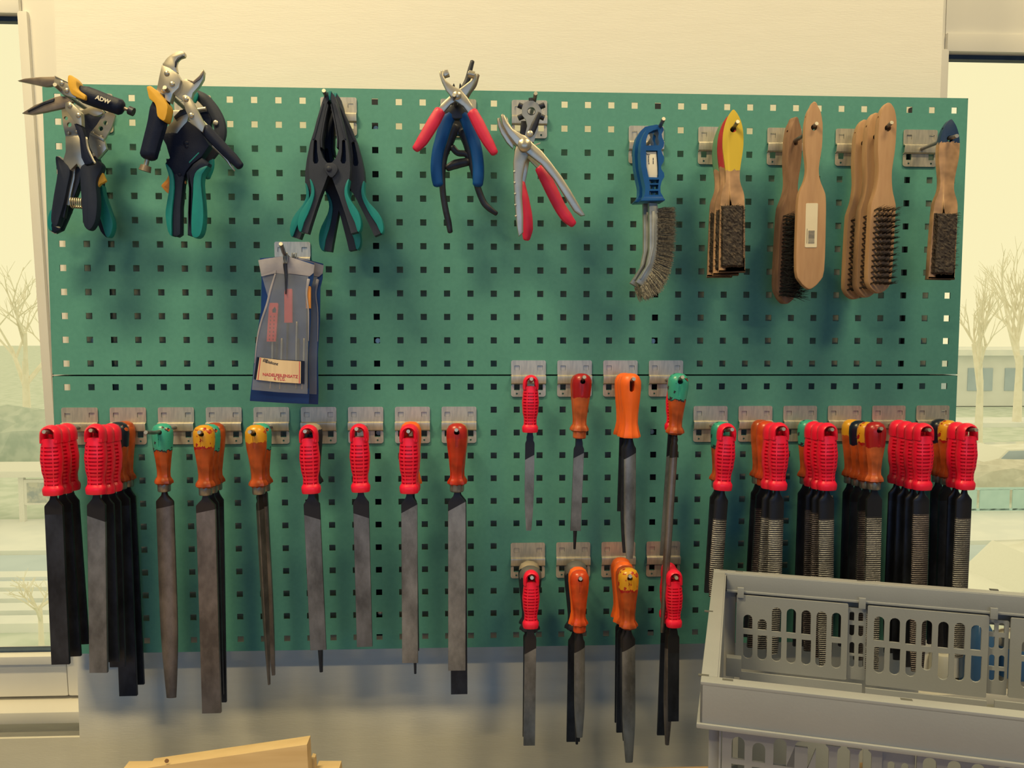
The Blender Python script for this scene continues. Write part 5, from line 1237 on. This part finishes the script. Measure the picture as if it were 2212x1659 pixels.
def bush(px, py, w_, d_, h_, m, label, name='hedge', seed=1):
    p = gp(px, py); rnd = random.Random(seed); g = thing(name, p, label, 'hedge'); bm = B()
    nx = 40; rings = []
    for i in range(nx + 1):
        x = p.x - w_ / 2 + w_ * i / nx; rr_ = []
        for a in range(0, 181, 20):
            s = rnd.uniform(.88, 1.08); rr_.append(Vector((x, p.y + d_ / 2 - d_ / 2 * math.cos(R(a)) * s, p.z - .05 + h_ * math.sin(R(a)) ** .5 * s)))
        rings.append(rr_)
    loft(bm, rings); finish(bm, 'foliage', m, g, 0); return g
bush(2190, 1082, 26, 1.6, 1.25, M_hedge, 'brownish clipped hedge across the road from the closed window', seed=2)
bush(-10, 1000, 26, 2.5, 2.2, mat('dull_green_hedge', (.46, .54, .50), .95, col2=(.58, .64, .60), nscale=2), 'dull green hedge behind the bus shelter', seed=3)
p = gp(2190, 1112); g = thing('garden_fence', p, 'low green railing fence in front of the brown hedge', 'fence'); 
bm = B(); box(bm, p.x - 12, p.x + 12, p.y, p.y + .05, GZ + .75, GZ + .82); box(bm, p.x - 12, p.x + 12, p.y, p.y + .05, GZ + .12, GZ + .19); finish(bm, 'rail', M_green, g, 0)
bm = B(); box(bm, -.45, .45, -.02, .02, 0, .62); pm = finish(bm, 'fence_panel', M_green, link=False, smooth=0).data
for q in range(20):
    o = bpy.data.objects.new('fence_panel', pm); COL.objects.link(o); o.parent = g; o.location = (-9.6 + q * 1.0, .02, .14)
# bus shelter
p = gp(62, 1132); s = (gp(62, 1132) - CP).length / FPX; g = thing('bus_shelter', p, 'white bus shelter with poster panel on the far pavement', 'bus shelter')
M_sh = mat('shelter_white', (.80, .80, .78), .6, col2=(.76, .76, .74)); hS = 90 * s
for dx in (-.02, 1.1, -2.6): 
    bm = B(); box(bm, p.x - 8 * s + dx - .07, p.x - 8 * s + dx + .07, p.y - .07, p.y + .07, GZ, GZ + hS); finish(bm, 'post', M_sh, g, 0)
bm = B(); box(bm, p.x - 4.5, p.x + 1.4, p.y - .3, p.y + 1.4, GZ + hS, GZ + hS + .18, .03); finish(bm, 'roof', M_sh, g)
bm = B(); box(bm, p.x - .1, p.x + 1.0, p.y - .06, p.y + .06, GZ + .55, GZ + hS * .93, .02); pn = finish(bm, 'poster_case', M_sh, g)
bm = B(); box(bm, p.x + .02, p.x + .88, p.y - .075, p.y - .06, GZ + hS * .45, GZ + hS * .86); finish(bm, 'poster', mat('poster', (.35, .40, .44), .6, col2=(.6, .6, .55), nscale=5), pn, 0)
# far low building and cars
p = gp(2190, 880); g = thing('low_building', p + Vector((0, 3, 0)), 'low pale building with bluish windows behind the bare trees', 'building')
bm = B(); box(bm, p.x - 9, p.x + 12, p.y + 1, p.y + 9, GZ, GZ + 3.6); finish(bm, 'wall', M_house, g, 0)
bm = B(); box(bm, p.x - 9.5, p.x + 12.5, p.y + .4, p.y + 9.5, GZ + 3.6, GZ + 4.0); finish(bm, 'roof', M_pave, g, 0)
for q in range(7):
    bm = B(); box(bm, p.x - 8.2 + q * 2.7, p.x - 6.4 + q * 2.7, p.y + .93, p.y + 1.05, GZ + 1.1, GZ + 2.7); finish(bm, 'window', M_hwin, g, 0)
def car(p, ln, label, m, rz=0):
    g = thing('parked_car', p, label, 'car', 'cars outside the closed window'); g.rotation_euler = (0, 0, rz)
    side = [(-.5, .12), (-.5, .42), (-.47, .52), (-.33, .56), (-.2, .92), (.2, .95), (.36, .62), (.48, .55), (.5, .4), (.5, .12)]
    h_ = 1.5; bm = B(); slab(bm, [(x * ln, z * h_) for x, z in side], 0, 1.7, .08); finish(bm, 'car_body', m, g, world=False)
    bm = B(); slab(bm, [(-.30 * ln, .58 * h_), (-.19 * ln, .88 * h_), (.18 * ln, .90 * h_), (.32 * ln, .62 * h_)], 0, 1.72, .01); finish(bm, 'side_windows', M_hwin, g, world=False)
    for sx in (-.31, .31):
        for sy in (-.76, .76):
            bm = B(); cyl(bm, (sx * ln, sy - .1, .32), (sx * ln, sy + .1, .32), .32, 16); finish(bm, 'wheel', M_black, g, world=False)
    return g
M_wcar = mat('white_car_paint', (.82, .82, .78), .25, col2=(.8, .8, .76), coat=.5)
car(gp(2190, 1046), 4.2, 'white parked car next to the brown hedge', M_wcar)
car(gp(2290, 1345), 4.3, 'white car driving on the near road', M_wcar)
